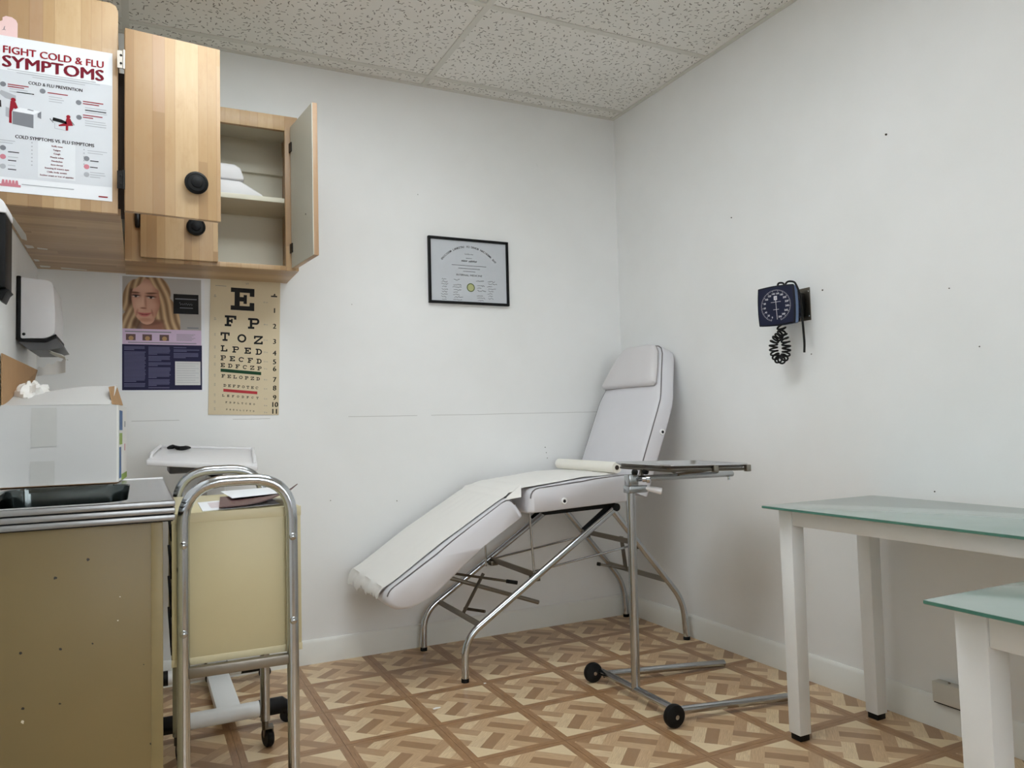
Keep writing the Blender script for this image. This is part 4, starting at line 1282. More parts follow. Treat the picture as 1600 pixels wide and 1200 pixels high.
# --- exam paper: roll against the back, sheet down over the seat and leg rest
def top_z(x_):
    pts = [(.765, .366), (.80, .384), (1.0, .514), (1.235, .650), (1.265, .664), (1.345, .686), (1.42, .6945), (1.60, .7115), (1.765, .7155)]
    for (a_, za), (b_, zb) in zip(pts, pts[1:]):
        if x_ <= b_:
            return za + (zb - za) * (x_ - a_) / (b_ - a_)
    return pts[-1][1]
ep = thing('exam_paper', 'white exam paper sheet laid over the treatment chair, torn at the foot end', 'paper', (1.25, YM, .36))
mb = MB()
rnd = random.Random(3)
NY = 46
jag = [rnd.uniform(-.009, .009) + .006 * math.sin(k * .45) for k in range(NY + 1)]
def eps(u, w):
    k = int(round(w * NY))
    y_ = YN + .034 + (YFR - YN - .046) * w
    e = min(w, 1 - w)
    sag = -.004 * max(0, 1 - e / .05) ** 2
    wr = .0016 * math.sin(w * 21 + u * 9) * math.sin(u * 17)
    if u >= .1:
        x_ = .768 + (1.765 - .768) * (u - .1) / .9
        z_ = top_z(x_) + .0045 + sag * .8 + abs(wr)
        if 1.26 < x_ < 1.36:
            z_ = max(z_, .672) + .004 * math.sin((x_ - 1.26) / .1 * PI)
        if x_ > 1.36:
            z_ += .010 * math.sin(w * PI) * min(1, (x_ - 1.36) / .08) * min(1, (1.765 - x_) / .1)
        return (x_, y_, z_)
    f = (.1 - u) / .1
    drop = f * (.034 + jag[k] + .022 * w)
    return (.768 - .018 * math.sin(f * 1.6) + .0025 * math.sin(w * 17), y_, .3705 - drop)
mb.grid(eps, 80, NY)
mb.build('sheet', 'exam_paper', ep, thick=.0006)
fl_ = MB()
fl_.add([(1.235, YN + .006, .648), (1.318, YN + .03, .700), (1.305, YN + .004, .655), (1.28, YN + .05, .668)], [(0, 2, 1), (0, 1, 3)])
fl_.build('folded_flap', 'exam_paper', ep, thick=.0006)
er = thing('paper_roll', 'roll of white exam paper lying across the seat of the treatment chair', 'paper roll', (1.745, YM, .722))
rr = .0225
mb = MB()
prof = [(.0095, 0), (rr, 0), (rr + .001, .2), (rr + .001, .40), (rr, .462), (.0095, .462)]
rp = Vector((1.7465, YN + .010, .7225 + rr))
mb.lathe([(.0095, .004), (.0098, 0), (rr, 0), (rr + .0006, .1), (rr + .0006, .38), (rr, .46), (.0095, .46)], rp, (-.02, 1, .0), 28)
ro = mb.build('roll', 'paper_roll', er)
MB().lathe([(.0098, -.0006), (.0098, .4606)], rp, (-.02, 1, 0), 16).build('hollow_shade', 'recess_shade', er)  # dark plug at both ends, painted shade of the roll's hollow

# ================================================================== INSTRUMENT (MAYO) STAND
ms = thing('instrument_stand', 'chrome instrument tray stand on a wheeled base in front of the treatment chair', 'tray stand', (1.495, 2.175, 0))
BZ = .033
MB().tube([(1.492, 2.385, BZ + .004), (1.492, 1.955, BZ + .004)], .0125, 14).build('base_crossbar', 'worn_chrome', ms)
MB().tube([(1.49, 2.366, BZ), (1.975, 2.292, .016)], .0125, 14).build('base_leg', 'worn_chrome', ms)
MB().tube([(1.49, 1.965, BZ), (1.965, 1.905, .016)], .0125, 14).build('base_leg', 'worn_chrome', ms)
for (wx, wy) in ((1.465, 2.398), (1.462, 1.930)):
    w_ = MB().lathe([(.010, -.013), (.024, -.013), (.033, -.010), (.035, -.004), (.035, .004), (.033, .010), (.024, .013), (.010, .013)], (wx, wy, .035), (0, 1, .0), 28).build('wheel', 'black_rubber', ms)
    MB().lathe([(.007, -.017), (.007, .017)], (wx, wy, .035), (0, 1, 0), 12).build('axle', 'chrome', w_)
    MB().cyl((wx, wy, .035), (1.492, wy + (.0 if wy > 2.2 else .02), BZ + .003), .007, 10).build('axle_arm', 'chrome', ms)
MB().tube([(1.494, 2.175, .03), (1.500, 2.175, .70)], .0148, 18).build('pole', 'worn_chrome', ms)
MB().tube([(1.5215, 2.19, .62), (1.5215, 2.19, .70)], .005, 10).build('inner_rod', 'dark_steel', ms)
bh = MB().box((1.482, 2.155, .690), (1.556, 2.195, .714)).box((1.485, 2.158, .714), (1.522, 2.192, .752))
bh.build('clamp_head', 'worn_chrome', ms, bevel=.003)
MB().tube([(1.545, 2.165, .706), (1.60, 2.14, .692)], [.008, .012], 12).build('release_lever', 'white_plastic', ms)
for k in range(2):
    MB().lathe([(.009, 0), (.011, .004), (.011, .012), (.008, .016)], (1.512 + k * .045, 2.168, .752), (0, -.3, 1), 14).build('clamp_knob', 'black_rubber', ms)
MB().lathe([(.009, 0), (.009, .012), (.0125, .014), (.0125, .024), (.007, .028)], (1.532, 2.150, .735), (.75, -.6, 0), 14).build('adjuster_knob', 'chrome', ms)
MB().tube([(1.515, 2.175, .737), (1.955, 2.185, .731)], [.0105, .0105], 14).build('support_arm', 'worn_chrome', ms)
MB().lathe([(.004, 0), (.004, .012)], (1.935, 2.18, .722), (0, 0, -1), 8).build('arm_screw', 'chrome', ms)
tz = lambda x_: .780 - (x_ - 1.535) * .03
fr_pts = fillet([(x_, y_, tz(x_) - .012) for x_, y_ in ((1.75, 2.04), (1.555, 2.04), (1.555, 2.33), (1.895, 2.33), (1.895, 2.04), (1.75, 2.04))], .03, 5)
MB().tube(fr_pts, .0045, 8).build('tray_frame', 'dark_steel', ms)
MB().tube([(1.555, 2.185, .745), (1.555, 2.185, .768)], .006, 8).build('tray_post', 'dark_steel', ms)
MB().tube([(1.75, 2.05, tz(1.75) - .012), (1.70, 2.18, .742), (1.75, 2.32, tz(1.75) - .012)], .0045, 8).build('tray_brace', 'dark_steel', ms)
for (x_, y_) in ((1.75, 2.037), (1.893, 2.037)):
    MB().box((x_ - .010, y_ - .008, tz(x_) - .020), (x_ + .010, y_ + .008, tz(x_) + .003)).build('frame_clip', 'dull_steel', ms, bevel=.002)
# loose steel tray resting in the frame
ty = thing('steel_tray', 'shallow stainless tray resting on the instrument stand', 'tray', (1.72, 2.185, .765))
mb = MB()
def tray_ring(dx, dz, r):
    return [(x_, y_, tz(x_) + dz) for x_, y_ in rrect(.365 + dx, .315 + dx, r, 5, 1.722, 2.186)]
rings = [tray_ring(.012, .006, .05), tray_ring(.004, .0085, .045), tray_ring(-.004, .006, .04), tray_ring(-.03, -.006, .03), tray_ring(-.03, -.0072, .03), tray_ring(.004, .0035, .045), tray_ring(.012, .0045, .05)]
n = len(rings[0])
vs = [p for r_ in rings for p in r_]
fs = [(i * n + j, i * n + (j + 1) % n, (i + 1) * n + (j + 1) % n, (i + 1) * n + j) for i in range(6) for j in range(n)]
fs += [(6 * n + j, 6 * n + (j + 1) % n, (j + 1) % n, j) for j in range(n)]
fs += [tuple(3 * n + j for j in range(n)), tuple(4 * n + j for j in range(n - 1, -1, -1))]
mb.add(vs, fs).build('tray', 'brushed_steel', ty, normals=True)

# ================================================================== GLASS TABLES
def glass_table(label, x0, x1, y0, y1, ztop, lw, over_x, over_y, apron_h, rot=0):
    t_ = thing('glass_table', label, 'table', ((x0 + x1) / 2, (y0 + y1) / 2, 0), group='glass topped tables by the right wall')
    gth = .008
    g_ = MB().box((x0, y0, ztop - gth), (x1, y1, ztop)).build('glass_top', 'frosted_glass', t_, bevel=.0008)
    e = .0006
    ed = MB()
    ed.box((x0 - e, y0 - e, ztop - gth + .0012), (x0 + .0015, y1 + e, ztop - .0012)).box((x0, y0 - e, ztop - gth + .0012), (x1, y0 + .0015, ztop - .0012))
    ed.box((x0, y1 - .0015, ztop - gth + .0012), (x1, y1 + e, ztop - .0012)).box((x1 - .0015, y0 - e, ztop - gth + .0012), (x1 + e, y1 + e, ztop - .0012))
    ed.build('glass_rim', 'glass_edge', g_)
    lx = (x0 + over_x, x1 - over_x)
    ly = (y0 + over_y, y1 - over_y)
    zl = ztop - gth - .003
    for sx in (0, 1):
        for sy in (0, 1):
            a_ = lx[0] if sx == 0 else lx[1] - lw
            b_ = ly[0] if sy == 0 else ly[1] - lw
            s_ = .0025
            mb = MB()
            mb.add([(a_ + s_, b_ + s_, .018), (a_ + lw - s_, b_ + s_, .018), (a_ + lw - s_, b_ + lw - s_, .018), (a_ + s_, b_ + lw - s_, .018),
                    (a_, b_, zl), (a_ + lw, b_, zl), (a_ + lw, b_ + lw, zl), (a_, b_ + lw, zl)],
                   [(0, 3, 2, 1), (4, 5, 6, 7), (0, 1, 5, 4), (1, 2, 6, 5), (2, 3, 7, 6), (3, 0, 4, 7)])
            lg = mb.build('leg', 'white_powdercoat', t_, bevel=.002)
            MB().box((a_ + .006, b_ + .006, 0), (a_ + lw - .006, b_ + lw - .006, .019)).build('foot', 'black_rubber', lg, bevel=.002)
            MB().lathe([(.010, 0), (.010, .003)], (a_ + lw / 2, b_ + lw / 2, zl), (0, 0, 1), 14).build('glass_pad', 'grey_plastic', lg)
    az = zl - apron_h
    for x_ in (lx[0] + .004, lx[1] - .004 - .025):
        MB().box((x_, ly[0] + lw, az), (x_ + .025, ly[1] - lw, zl)).build('apron', 'white_powdercoat', t_, bevel=.002)
    for y_ in (ly[0] + .004, ly[1] - .004 - .025):
        MB().box((lx[0] + lw, y_, az), (lx[1] - lw, y_ + .025, zl)).build('apron', 'white_powdercoat', t_, bevel=.002)
    return t_
ta = glass_table('tall glass topped table with square white legs against the right wall', 1.650, 2.119, .945, 1.722, .6755, .048, .050, .014, .046)
MB().tube([(1.76, 1.69, .612), (1.76, 1.69, .598)], .006, 8).build('bolt', 'grey_plastic', ta)
tb = glass_table('low glass topped table with a thick white leg, nearest the camera', 1.272, 1.98, .36, .936, .600, .060, .060, .015, .066)
# white cover on the skirting
MB()
jc = thing('junction_cover', 'small white box on the right baseboard behind the low table', 'socket cover', (W - .02, 1.50, .083))
MB().box((W - .034, 1.43, .086), (W - .001, 1.538, .145)).build('cover', 'junction_cover', jc, bevel=.002)
MB().lathe([(.004, 0), (.003, .003)], (W - .016, 1.495, .145), (0, 0, 1), 10).build('screw', 'dull_steel', jc)
MB().box((W - .032, 1.435, .083), (W - .014, 1.535, .0858)).build('gasket', 'black_rubber', jc)

# ================================================================== BLOOD PRESSURE GAUGE ON THE RIGHT WALL
ga = thing('blood_pressure_gauge', 'navy wall blood pressure gauge with coiled black tube on the right wall', 'gauge', (W, 1.985, 1.33))
gc = Vector((2.045, 2.022, 1.331))
ga_n = Vector((-math.cos(R(16)), -math.sin(R(16)), 0))
ga_u = Vector((ga_n.y * -1, ga_n.x, 0)).normalized() * -1     # image-right along the dial
if ga_u.y > 0:
    ga_u = -ga_u
UPZ = Vector((0, 0, 1))
def gp(u, v_, w):
    return gc + ga_u * u + UPZ * v_ + ga_n * w
def gprism(poly, w0, w1):
    mb = MB()
    n_ = len(poly)
    mb.add([gp(u, v_, w0) for u, v_ in poly] + [gp(u, v_, w1) for u, v_ in poly],
           [tuple(range(n_)), tuple(range(2 * n_ - 1, n_ - 1, -1))] + [(i, i + n_, (i + 1) % n_ + n_, (i + 1) % n_) for i in range(n_)])
    return mb
HB = .071
sq = []
for k in range(4):                                  # bulged-sided square
    a0 = R(45 + 90 * k)
    for j in range(9):
        t_ = j / 9
        c0 = Vector((math.cos(a0), math.sin(a0))) * HB * 1.36
        c1 = Vector((math.cos(a0 + PI / 2), math.sin(a0 + PI / 2))) * HB * 1.36
        p = c0.lerp(c1, t_)
        p = p * (1 + .055 * math.sin(t_ * PI))
        sq.append((p.x, p.y))
gprism([(u * .97, v_ * .97) for u, v_ in sq], -.027, -.004).build('bezel_band', 'gauge_blue', ga, bevel=.002)
gprism(sq, -.004, .004).build('bezel', 'gauge_bezel', ga, bevel=.002)
gprism([(u * .93, v_ * .93) for u, v_ in sq], .004, .0046).build('dial', 'gauge_navy', ga)
gprism([(u * .90, v_ * .90) for u, v_ in sq], -.050, -.027).build('housing', 'black_plastic', ga, bevel=.004)
for k in range(6):
    vz = .050 - k * .018
    mb = MB()
    mb.add([gp(.064, vz, -.029), gp(.064, vz - .008, -.029), gp(.064, vz - .008, -.042), gp(.064, vz, -.042), gp(.067, vz, -.029), gp(.067, vz - .008, -.029), gp(.067, vz - .008, -.042), gp(.067, vz, -.042)],
           [(0, 1, 2, 3), (7, 6, 5, 4), (0, 4, 5, 1), (1, 5, 6, 2), (2, 6, 7, 3), (3, 7, 4, 0)])
    mb.build('vent_rib', 'gauge_navy', ga)
mb = MB()
def grect(mb, u0, v0, u1, v1, wd, w=.0052):
    p, q = Vector((u0, v0)), Vector((u1, v1))
    n_ = (q - p).normalized()
    n_ = Vector((-n_.y, n_.x)) * wd / 2
    mb.add([gp(*(p + n_), w), gp(*(q + n_), w), gp(*(q - n_), w), gp(*(p - n_), w)], [(0, 1, 2, 3)])
NT_ = 60
for k in range(NT_ + 1):
    a = R(-110 - 0) + 0
    ang_ = R(250 - 320 * k / NT_)
    r0 = .0535 if k % 4 else .0505
    grect(mb, r0 * math.cos(ang_), r0 * math.sin(ang_), .0575 * math.cos(ang_), .0575 * math.sin(ang_), .0013)
for k in range(0, 16):
    ang_ = R(250 - 320 * k / 15)
    cpos = gp(.0435 * math.cos(ang_), .0435 * math.sin(ang_) - .003, .0052)
    text_mb(mb, str(k * 20), .0088, cpos, ga_u, UPZ, align='CENTER', bold=.0002)
stuff(mb.build('dial_marks', 'dial_white', ga))
mb = MB()
grect(mb, 0, .030, .004, -.050, .0018)
mb.build('needle', 'dial_white', ga)
for u0, u1, vv_ in ((-.018, .020, .013), (-.010, .012, -.014)):
    mb = MB()
    grect(mb, u0, vv_, u1, vv_, .0013)
    mb.build('dial_line', 'dial_white', ga)
mb = MB()
grect(mb, 0, .020, 0, .0345, .0125, .0056)
mb.build('maker_plate', 'dial_white', ga)
mb = MB()
mb.add([], [])
for k in range(3):
    grect(mb, -.003 + .003 * k, .023, -.003 + .003 * k, .031, .0011, .0059)
stuff(mb.build('maker_mark', 'ink_grey', ga))
MB().box((W - .004, 1.955, 1.275), (W, 2.03, 1.392)).build('wall_plate', 'dark_steel', ga, bevel=.001)
MB().box((2.075, 1.975, 1.29), (W - .004, 2.045, 1.375)).build('bracket', 'black_plastic', ga, bevel=.006)
for zz in (1.378, 1.29):
    MB().lathe([(.0035, 0), (.0025, .002)], (W - .004, 1.962, zz), (-1, 0, 0), 10).build('screw', 'chrome', ga)
# straight tube: over the top of the housing then hanging
MB().tube(fillet([gp(-.004, .068, -.02), gp(-.002, .085, -.022), gp(.018, .082, -.022), gp(.022, .070, -.022), gp(.032, .086, -.024), gp(.056, .082, -.030), (2.078, 1.952, 1.385), (2.082, 1.945, 1.355)], .02, 4), .0036, 8).build('tube', 'black_rubber', ga)
MB().tube(fillet([(2.082, 1.945, 1.358), (2.085, 1.944, 1.28), (2.088, 1.942, 1.19), (2.086, 1.943, 1.157)], .03, 4), .0038, 8).build('tube', 'black_rubber', ga)
# coiled tube: a helix round a hanging loop
path = fillet([(2.055, 2.020, 1.262), (2.06, 2.010, 1.238), (2.06, 2.062, 1.205), (2.062, 2.060, 1.160), (2.064, 2.034, 1.132), (2.064, 2.004, 1.152), (2.062, 2.000, 1.195), (2.060, 2.012, 1.226)], .035, 8)
def resample(pts, n):
    L = [0]
    for a_, b_ in zip(pts, pts[1:]):
        L.append(L[-1] + (b_ - a_).length)
    out = []
    for k in range(n):
        d_ = L[-1] * k / (n - 1)
        i = max(j for j in range(len(L)) if L[j] <= d_ + 1e-9)
        i = min(i, len(pts) - 2)
        f = (d_ - L[i]) / max(1e-9, L[i + 1] - L[i])
        out.append(pts[i].lerp(pts[i + 1], f))
    return out
TURN, PER = 19, 14
rs = resample(path, TURN * PER + 1)
hel = []
u = Vector((1, 0, 0))
for k, p in enumerate(rs):
    t_ = (rs[min(k + 1, len(rs) - 1)] - rs[max(k - 1, 0)]).normalized()
    u = (u - t_ * u.dot(t_)).normalized()
    w_ = t_.cross(u)
    a = 2 * PI * k / PER
    hel.append(p + (u * math.cos(a) + w_ * math.sin(a)) * .0135)
MB().tube(hel, .0034, 6).build('coiled_tube', 'black_rubber', ga)

# ================================================================== SINK UNIT
SX1, SY0, SY1, SZ = 0.060, 1.690, 2.505, 0.800
sk = thing('sink_base_cabinet', 'worn olive beige metal base cabinet under the steel counter', 'cabinet', ((XL + SX1) / 2, (SY0 + SY1) / 2, 0))
MB().box((XL + .002, SY0 + .012, .0), (SX1 - .022, SY0 + .03, SZ - .042)).build('end_panel', 'beige_enamel_worn', sk, bevel=.0015)
MB().box((SX1 - .040, SY0 + .0105, .0), (SX1 - .018, SY0 + .022, SZ - .042)).build('corner_strip', 'beige_enamel_dark', sk, bevel=.002)
MB().box((XL + .002, SY0 + .03, 0.05), (SX1 - .036, SY1 - .03, .068)).build('floor_panel', 'beige_enamel', sk)
MB().box((XL + .002, SY1 - .03, 0.0), (SX1 - .022, SY1 - .012, SZ - .042)).build('end_panel', 'beige_enamel', sk)
for k in range(2):
    y_ = SY0 + .034 + k * .37
    dd = MB().box((SX1 - .036, y_, .08), (SX1 - .022, y_ + .36, SZ - .046)).build('door', 'beige_enamel', sk, bevel=.002)
    MB().box((SX1 - .022, y_ + .15, .62), (SX1 - .014, y_ + .23, .632)).build('handle', 'chrome', dd, bevel=.002)
co = thing('steel_counter', 'stainless steel counter with sink bowl and ribbed metal edge', 'counter', ((XL + SX1) / 2, (SY0 + SY1) / 2, SZ - .042))
# top sheet with a rounded bowl cut out, bowl walls below
bx0, bx1, by0, by1 = -.305, -.022, 1.722, 2.325
bcx, bcy = (bx0 + bx1) / 2, (by0 + by1) / 2
hole = rrect(bx1 - bx0, by1 - by0, .055, 7, bcx, bcy)
def outer(px, py):
    dx, dy = px - bcx, py - bcy
    f = min(((SX1 - bcx) if dx > 0 else (bcx - XL - .001)) / max(abs(dx), 1e-6), ((SY1 - bcy) if dy > 0 else (bcy - SY0)) / max(abs(dy), 1e-6))
    return (bcx + dx * f, bcy + dy * f)
n = len(hole)
crn = [(SX1, SY1), (XL + .001, SY1), (XL + .001, SY0), (SX1, SY0)]
vs, fs = [], []
inner = [(p[0], p[1], SZ) for p in hole]
ou = [outer(*p) + (SZ,) for p in hole]
vs = inner + ou + [c_ + (SZ,) for c_ in crn]
for j in range(n):
    k = (j + 1) % n
    fs.append((j, k, n + k, n + j))
# corner fill: between consecutive outer points lying on different sides
def side(p):
    return ('r' if abs(p[0] - SX1) < 1e-6 else 'l' if abs(p[0] - XL - .001) < 1e-6 else '') + ('t' if abs(p[1] - SY1) < 1e-6 else 'b' if abs(p[1] - SY0) < 1e-6 else '')
for j in range(n):
    k = (j + 1) % n
    a_, b_ = side(ou[j]), side(ou[k])
    if a_ and b_ and not set(a_) & set(b_):
        tgt = set(a_) | set(b_)
        ci = 0 if tgt == {'r', 't'} else 1 if tgt == {'l', 't'} else 2 if tgt == {'l', 'b'} else 3
        fs.append((n + j, n + k, 2 * n + ci))
mb = MB().add(vs, fs)
mb.build('top_sheet', 'brushed_steel', co)
mb = MB()
dep = [(0, 0, SZ), (.0025, 0, SZ - .003), (.004, 0, SZ - .02), (.008, 0, SZ - .13), (.03, 0, SZ - .155), (.10, 0, SZ - .160)]
vs = []
for ins, _, z_ in dep:
    vs += [(p[0], p[1], z_) for p in rrect(bx1 - bx0 - 2 * ins, by1 - by0 - 2 * ins, max(.055 - ins * .4, .012), 7, bcx, bcy)]
fs = [(i * n + j, i * n + (j + 1) % n, (i + 1) * n + (j + 1) % n, (i + 1) * n + j) for i in range(len(dep) - 1) for j in range(n)]
fs.append(tuple((len(dep) - 1) * n + j for j in range(n)))
mb.add(vs, fs).build('sink_bowl', 'mirror_steel', co)
# ribbed edge trim, round the end and the front
for k in range(3):
    z1 = SZ - .0005 - k * .0138
    MB().box((XL + .001, SY0 - .0045, z1 - .0118), (SX1 + .0045, SY0 + .002, z1)).build('edge_rib', 'ribbed_steel', co, bevel=.0022)
    MB().box((SX1 - .002, SY0 + .002, z1 - .0118), (SX1 + .0045, SY1, z1)).build('edge_rib', 'ribbed_steel', co, bevel=.0022)
MB().tube([(XL + .006, SY1 + .001, SZ - .002), (SX1 + .002, SY1 + .001, SZ - .002), (SX1 + .002, SY1 + .001, SZ - .022)], .005, 10).build('back_rim', 'white_plastic', co)
MB().box((XL + .002, SY0, SZ - .042), (SX1, SY0 + .010, SZ - .003)).build('edge_core', 'black_plastic', co)
MB().box((SX1 - .01, SY0 + .01, SZ - .042), (SX1, SY1, SZ - .003)).build('edge_core', 'black_plastic', co)

# --- open carton on the counter, over the far end of the sink
ca = thing('open_carton', 'open white cardboard carton with blue and green stripes on the steel counter', 'box', (-.19, 2.55, SZ + .001), (0, 0, 0))
CA0, CA1, CB0, CB1, CT = -.3245, -.056, 2.350, 2.64, 1.014
skw = .016
def cpt(u, v_, z_):      # skewed a little like the photographed box
    return (CA0 + (CA1 - CA0 + skw * v_) * u, CB0 + (CB1 - CB0) * v_, z_)
z0 = SZ + .0045
def panel(name, pts, mat, th=.004, parent=ca):
    return MB().add(pts, [(0, 1, 2, 3)]).build(name, mat, parent, thick=th)
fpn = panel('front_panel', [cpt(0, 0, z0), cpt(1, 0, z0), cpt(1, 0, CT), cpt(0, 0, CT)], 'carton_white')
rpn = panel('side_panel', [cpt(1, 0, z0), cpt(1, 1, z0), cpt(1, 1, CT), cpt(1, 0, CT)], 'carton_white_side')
panel('back_panel', [cpt(0, 1, z0), cpt(1, 1, z0), cpt(1, 1, CT), cpt(0, 1, CT)], 'carton_brown')
panel('side_panel', [cpt(0, 0, z0), cpt(0, 1, z0), cpt(0, 1, CT), cpt(0, 0, CT)], 'carton_brown')
panel('bottom_panel', [cpt(0, 0, z0 + .002), cpt(1, 0, z0 + .002), cpt(1, 1, z0 + .002), cpt(0, 1, z0 + .002)], 'carton_brown')
ff = MB().grid(lambda u, w: (CA0 + .002 + (CA1 - CA0 - .018 + .014 * w) * u, CB0 + .002 + .118 * w, CT + .002 + w * (.030 + .026 * sst(.0, .8, u)) - .004 * math.sin(w * PI)), 12, 8)
ff.build('front_flap', 'carton_white', ca, thick=.003)
panel('side_flap', [(CA1 - .012, CB0 + .02, CT + .002), (CA1 + .010, CB0 + .16, CT + .003), (CA1 - .006, CB0 + .15, CT + .060), (CA1 - .022, CB0 + .06, CT + .052)], 'carton_brown', .003)
panel('side_flap', [(CA0 + .002, CB0 + .01, CT), (CA0 + .018, CB1 + .05, CT + .01), (CA0 + .043, CB1 + .08, CT + .121), (CA0 + .001, CB0 + .01, CT + .138)], 'carton_brown', .003)
for (u0, u1, za, zb) in ((.262, .475, .906, 1.0085), (.255, .46, z0 + .001, z0 + .064)):
    pa, pb = cpt(u0, 0, 0), cpt(u1, 0, 0)
    MB().box((pa[0], CB0 - .0052, za), (pb[0], CB0 - .0043, zb)).build('tape', 'tape_grey', fpn)
def stripe(v0, v1, za, zb, mat):
    a_, b_ = cpt(1, v0, 0), cpt(1, v1, 0)
    e = .0048
    MB().add([(a_[0] + e, a_[1], za), (b_[0] + e, b_[1], za), (b_[0] + e, b_[1], zb), (a_[0] + e, a_[1], zb)], [(0, 1, 2, 3)]).build('printed_stripe', mat, rpn, thick=.0006)
stripe(.10, .42, .945, 1.000, 'print_blue')
stripe(.10, .40, .905, .937, 'print_green')
stripe(.10, .30, .812, .898, 'print_blue')
stripe(.34, .98, .803, .820, 'print_green')
stripe(.72, .80, .955, .972, 'ink_grey')
stripe(.70, .78, .885, .905, 'ink_pink')
# crumpled bag in the carton and tissue behind
def crumple(name, c, rx, ry, rz, seed, label, cat, mat='tissue'):
    rnd_ = random.Random(seed)
    ph = [(rnd_.uniform(0, 6), rnd_.uniform(2, 6), rnd_.uniform(2, 6)) for _ in range(5)]
    mb = MB()
    def f(u, w):
        th, fi = u * 2 * PI, w * PI
        r_ = 1 + sum(.13 * math.sin(a + b * th + 0 * fi) * math.sin(c_ * fi) for a, b, c_ in [(p[0], round(p[1]), round(p[2])) for p in ph])
        return (c[0] + rx * r_ * math.sin(fi) * math.cos(th), c[1] + ry * r_ * math.sin(fi) * math.sin(th), c[2] - rz * r_ * math.cos(fi))
    mb.grid(f, 28, 16)
    o_ = mb.build(name, mat, None, angle=28)
    recentre(o_)
    return tag(o_, label, cat)
crumple('plastic_bag', (-.272, 2.50, 1.040), .042, .06, .040, 5, 'crumpled white plastic bag stuffed into the open carton', 'bag')
ts = MB()
ts.grid(lambda u, w: (-.285 + .078 * u, 2.76 - .012 * math.sin(u * 7), 1.118 + .012 * u + .046 * w * (.5 + .5 * u) + .005 * math.sin(u * 21) * w), 12, 5)
tso = ts.build('tissue_sheet', 'tissue', None, thick=.0006)
recentre(tso)
tag(tso, 'torn white tissue sticking up behind the carton under the towel dispenser', 'tissue')

# --- towel dispenser and soap dispenser on the left wall
td = thing('towel_dispenser', 'white paper towel dispenser with black back on the left wall in the corner', 'dispenser', (XL, 2.74, 1.2))
TY0, TY1 = 2.64, 2.90
MB().box((XL, TY0 - .001, 1.217), (XL + .012, TY1, 1.408)).build('back_plate', 'black_plastic', td, bevel=.003)
cover = rounded([(XL + .012, 1.222), (-.250, 1.224), (-.228, 1.236), (-.226, 1.300), (-.233, 1.397), (XL + .012, 1.404)], [.006, .02, .012, .03, .018, .002], 5)
tc_ = MB().prism(cover, 'y', TY0, TY1).build('cover', 'white_plastic', td, bevel=.005, seg=3)
MB().prism(rounded([(XL + .006, 1.2205), (-.25, 1.2215), (-.224, 1.238), (-.222, 1.228), (-.25, 1.212), (XL + .006, 1.213)], .004, 3), 'y', TY0 - .001, TY1).build('seam', 'black_plastic', td)
MB().lathe([(.0045, 0), (.004, .002), (.001, .003)], (XL + .020, TY0, 1.235), (0, -1, 0), 12).build('key_lock', 'black_plastic', tc_)
MB().prism([(XL + .004, 1.213), (-.262, 1.213), (-.222, 1.226), (-.207, 1.199), (-.24, 1.190), (-.29, 1.189)], 'y', TY0 + .01, TY1 - .01).build('chute', 'grey_plastic', td)
MB().grid(lambda u, w: (-.275 + .07 * u, TY0 + .02 + .16 * w, 1.197 - .028 * u * u + .004 * math.sin(w * 9) + .003 * math.sin(u * 8)), 10, 10).build('paper_towel', 'towel_paper', td, thick=.0008)
sd = thing('soap_dispenser', 'black and white soap dispenser on the left wall at the photo edge', 'dispenser', (XL, 2.17, 1.26))
MB().box((XL, 2.115, 1.285), (-.2825, 2.215, 1.462)).build('body', 'black_plastic', sd, bevel=.004)
MB().prism(rounded([(XL, 1.462), (-.2815, 1.462), (-.283, 1.484), (-.297, 1.498), (XL, 1.502)], [.001, .003, .01, .01, .001], 4), 'y', 2.112, 2.218).build('cap', 'white_plastic', sd, bevel=.002)
MB().prism([(XL, 1.40), (-.298, 1.40), (-.300, 1.30), (-.312, 1.262), (XL, 1.262)], 'y', 2.100, 2.1145).build('label_plate', 'cream_plastic', sd, bevel=.002)
MB().prism([(-.31, 1.285), (-.2825, 1.285), (-.276, 1.282), (-.283, 1.275), (-.291, 1.255), (-.302, 1.262)], 'y', 2.13, 2.20).build('lever', 'black_plastic', sd, bevel=.002)

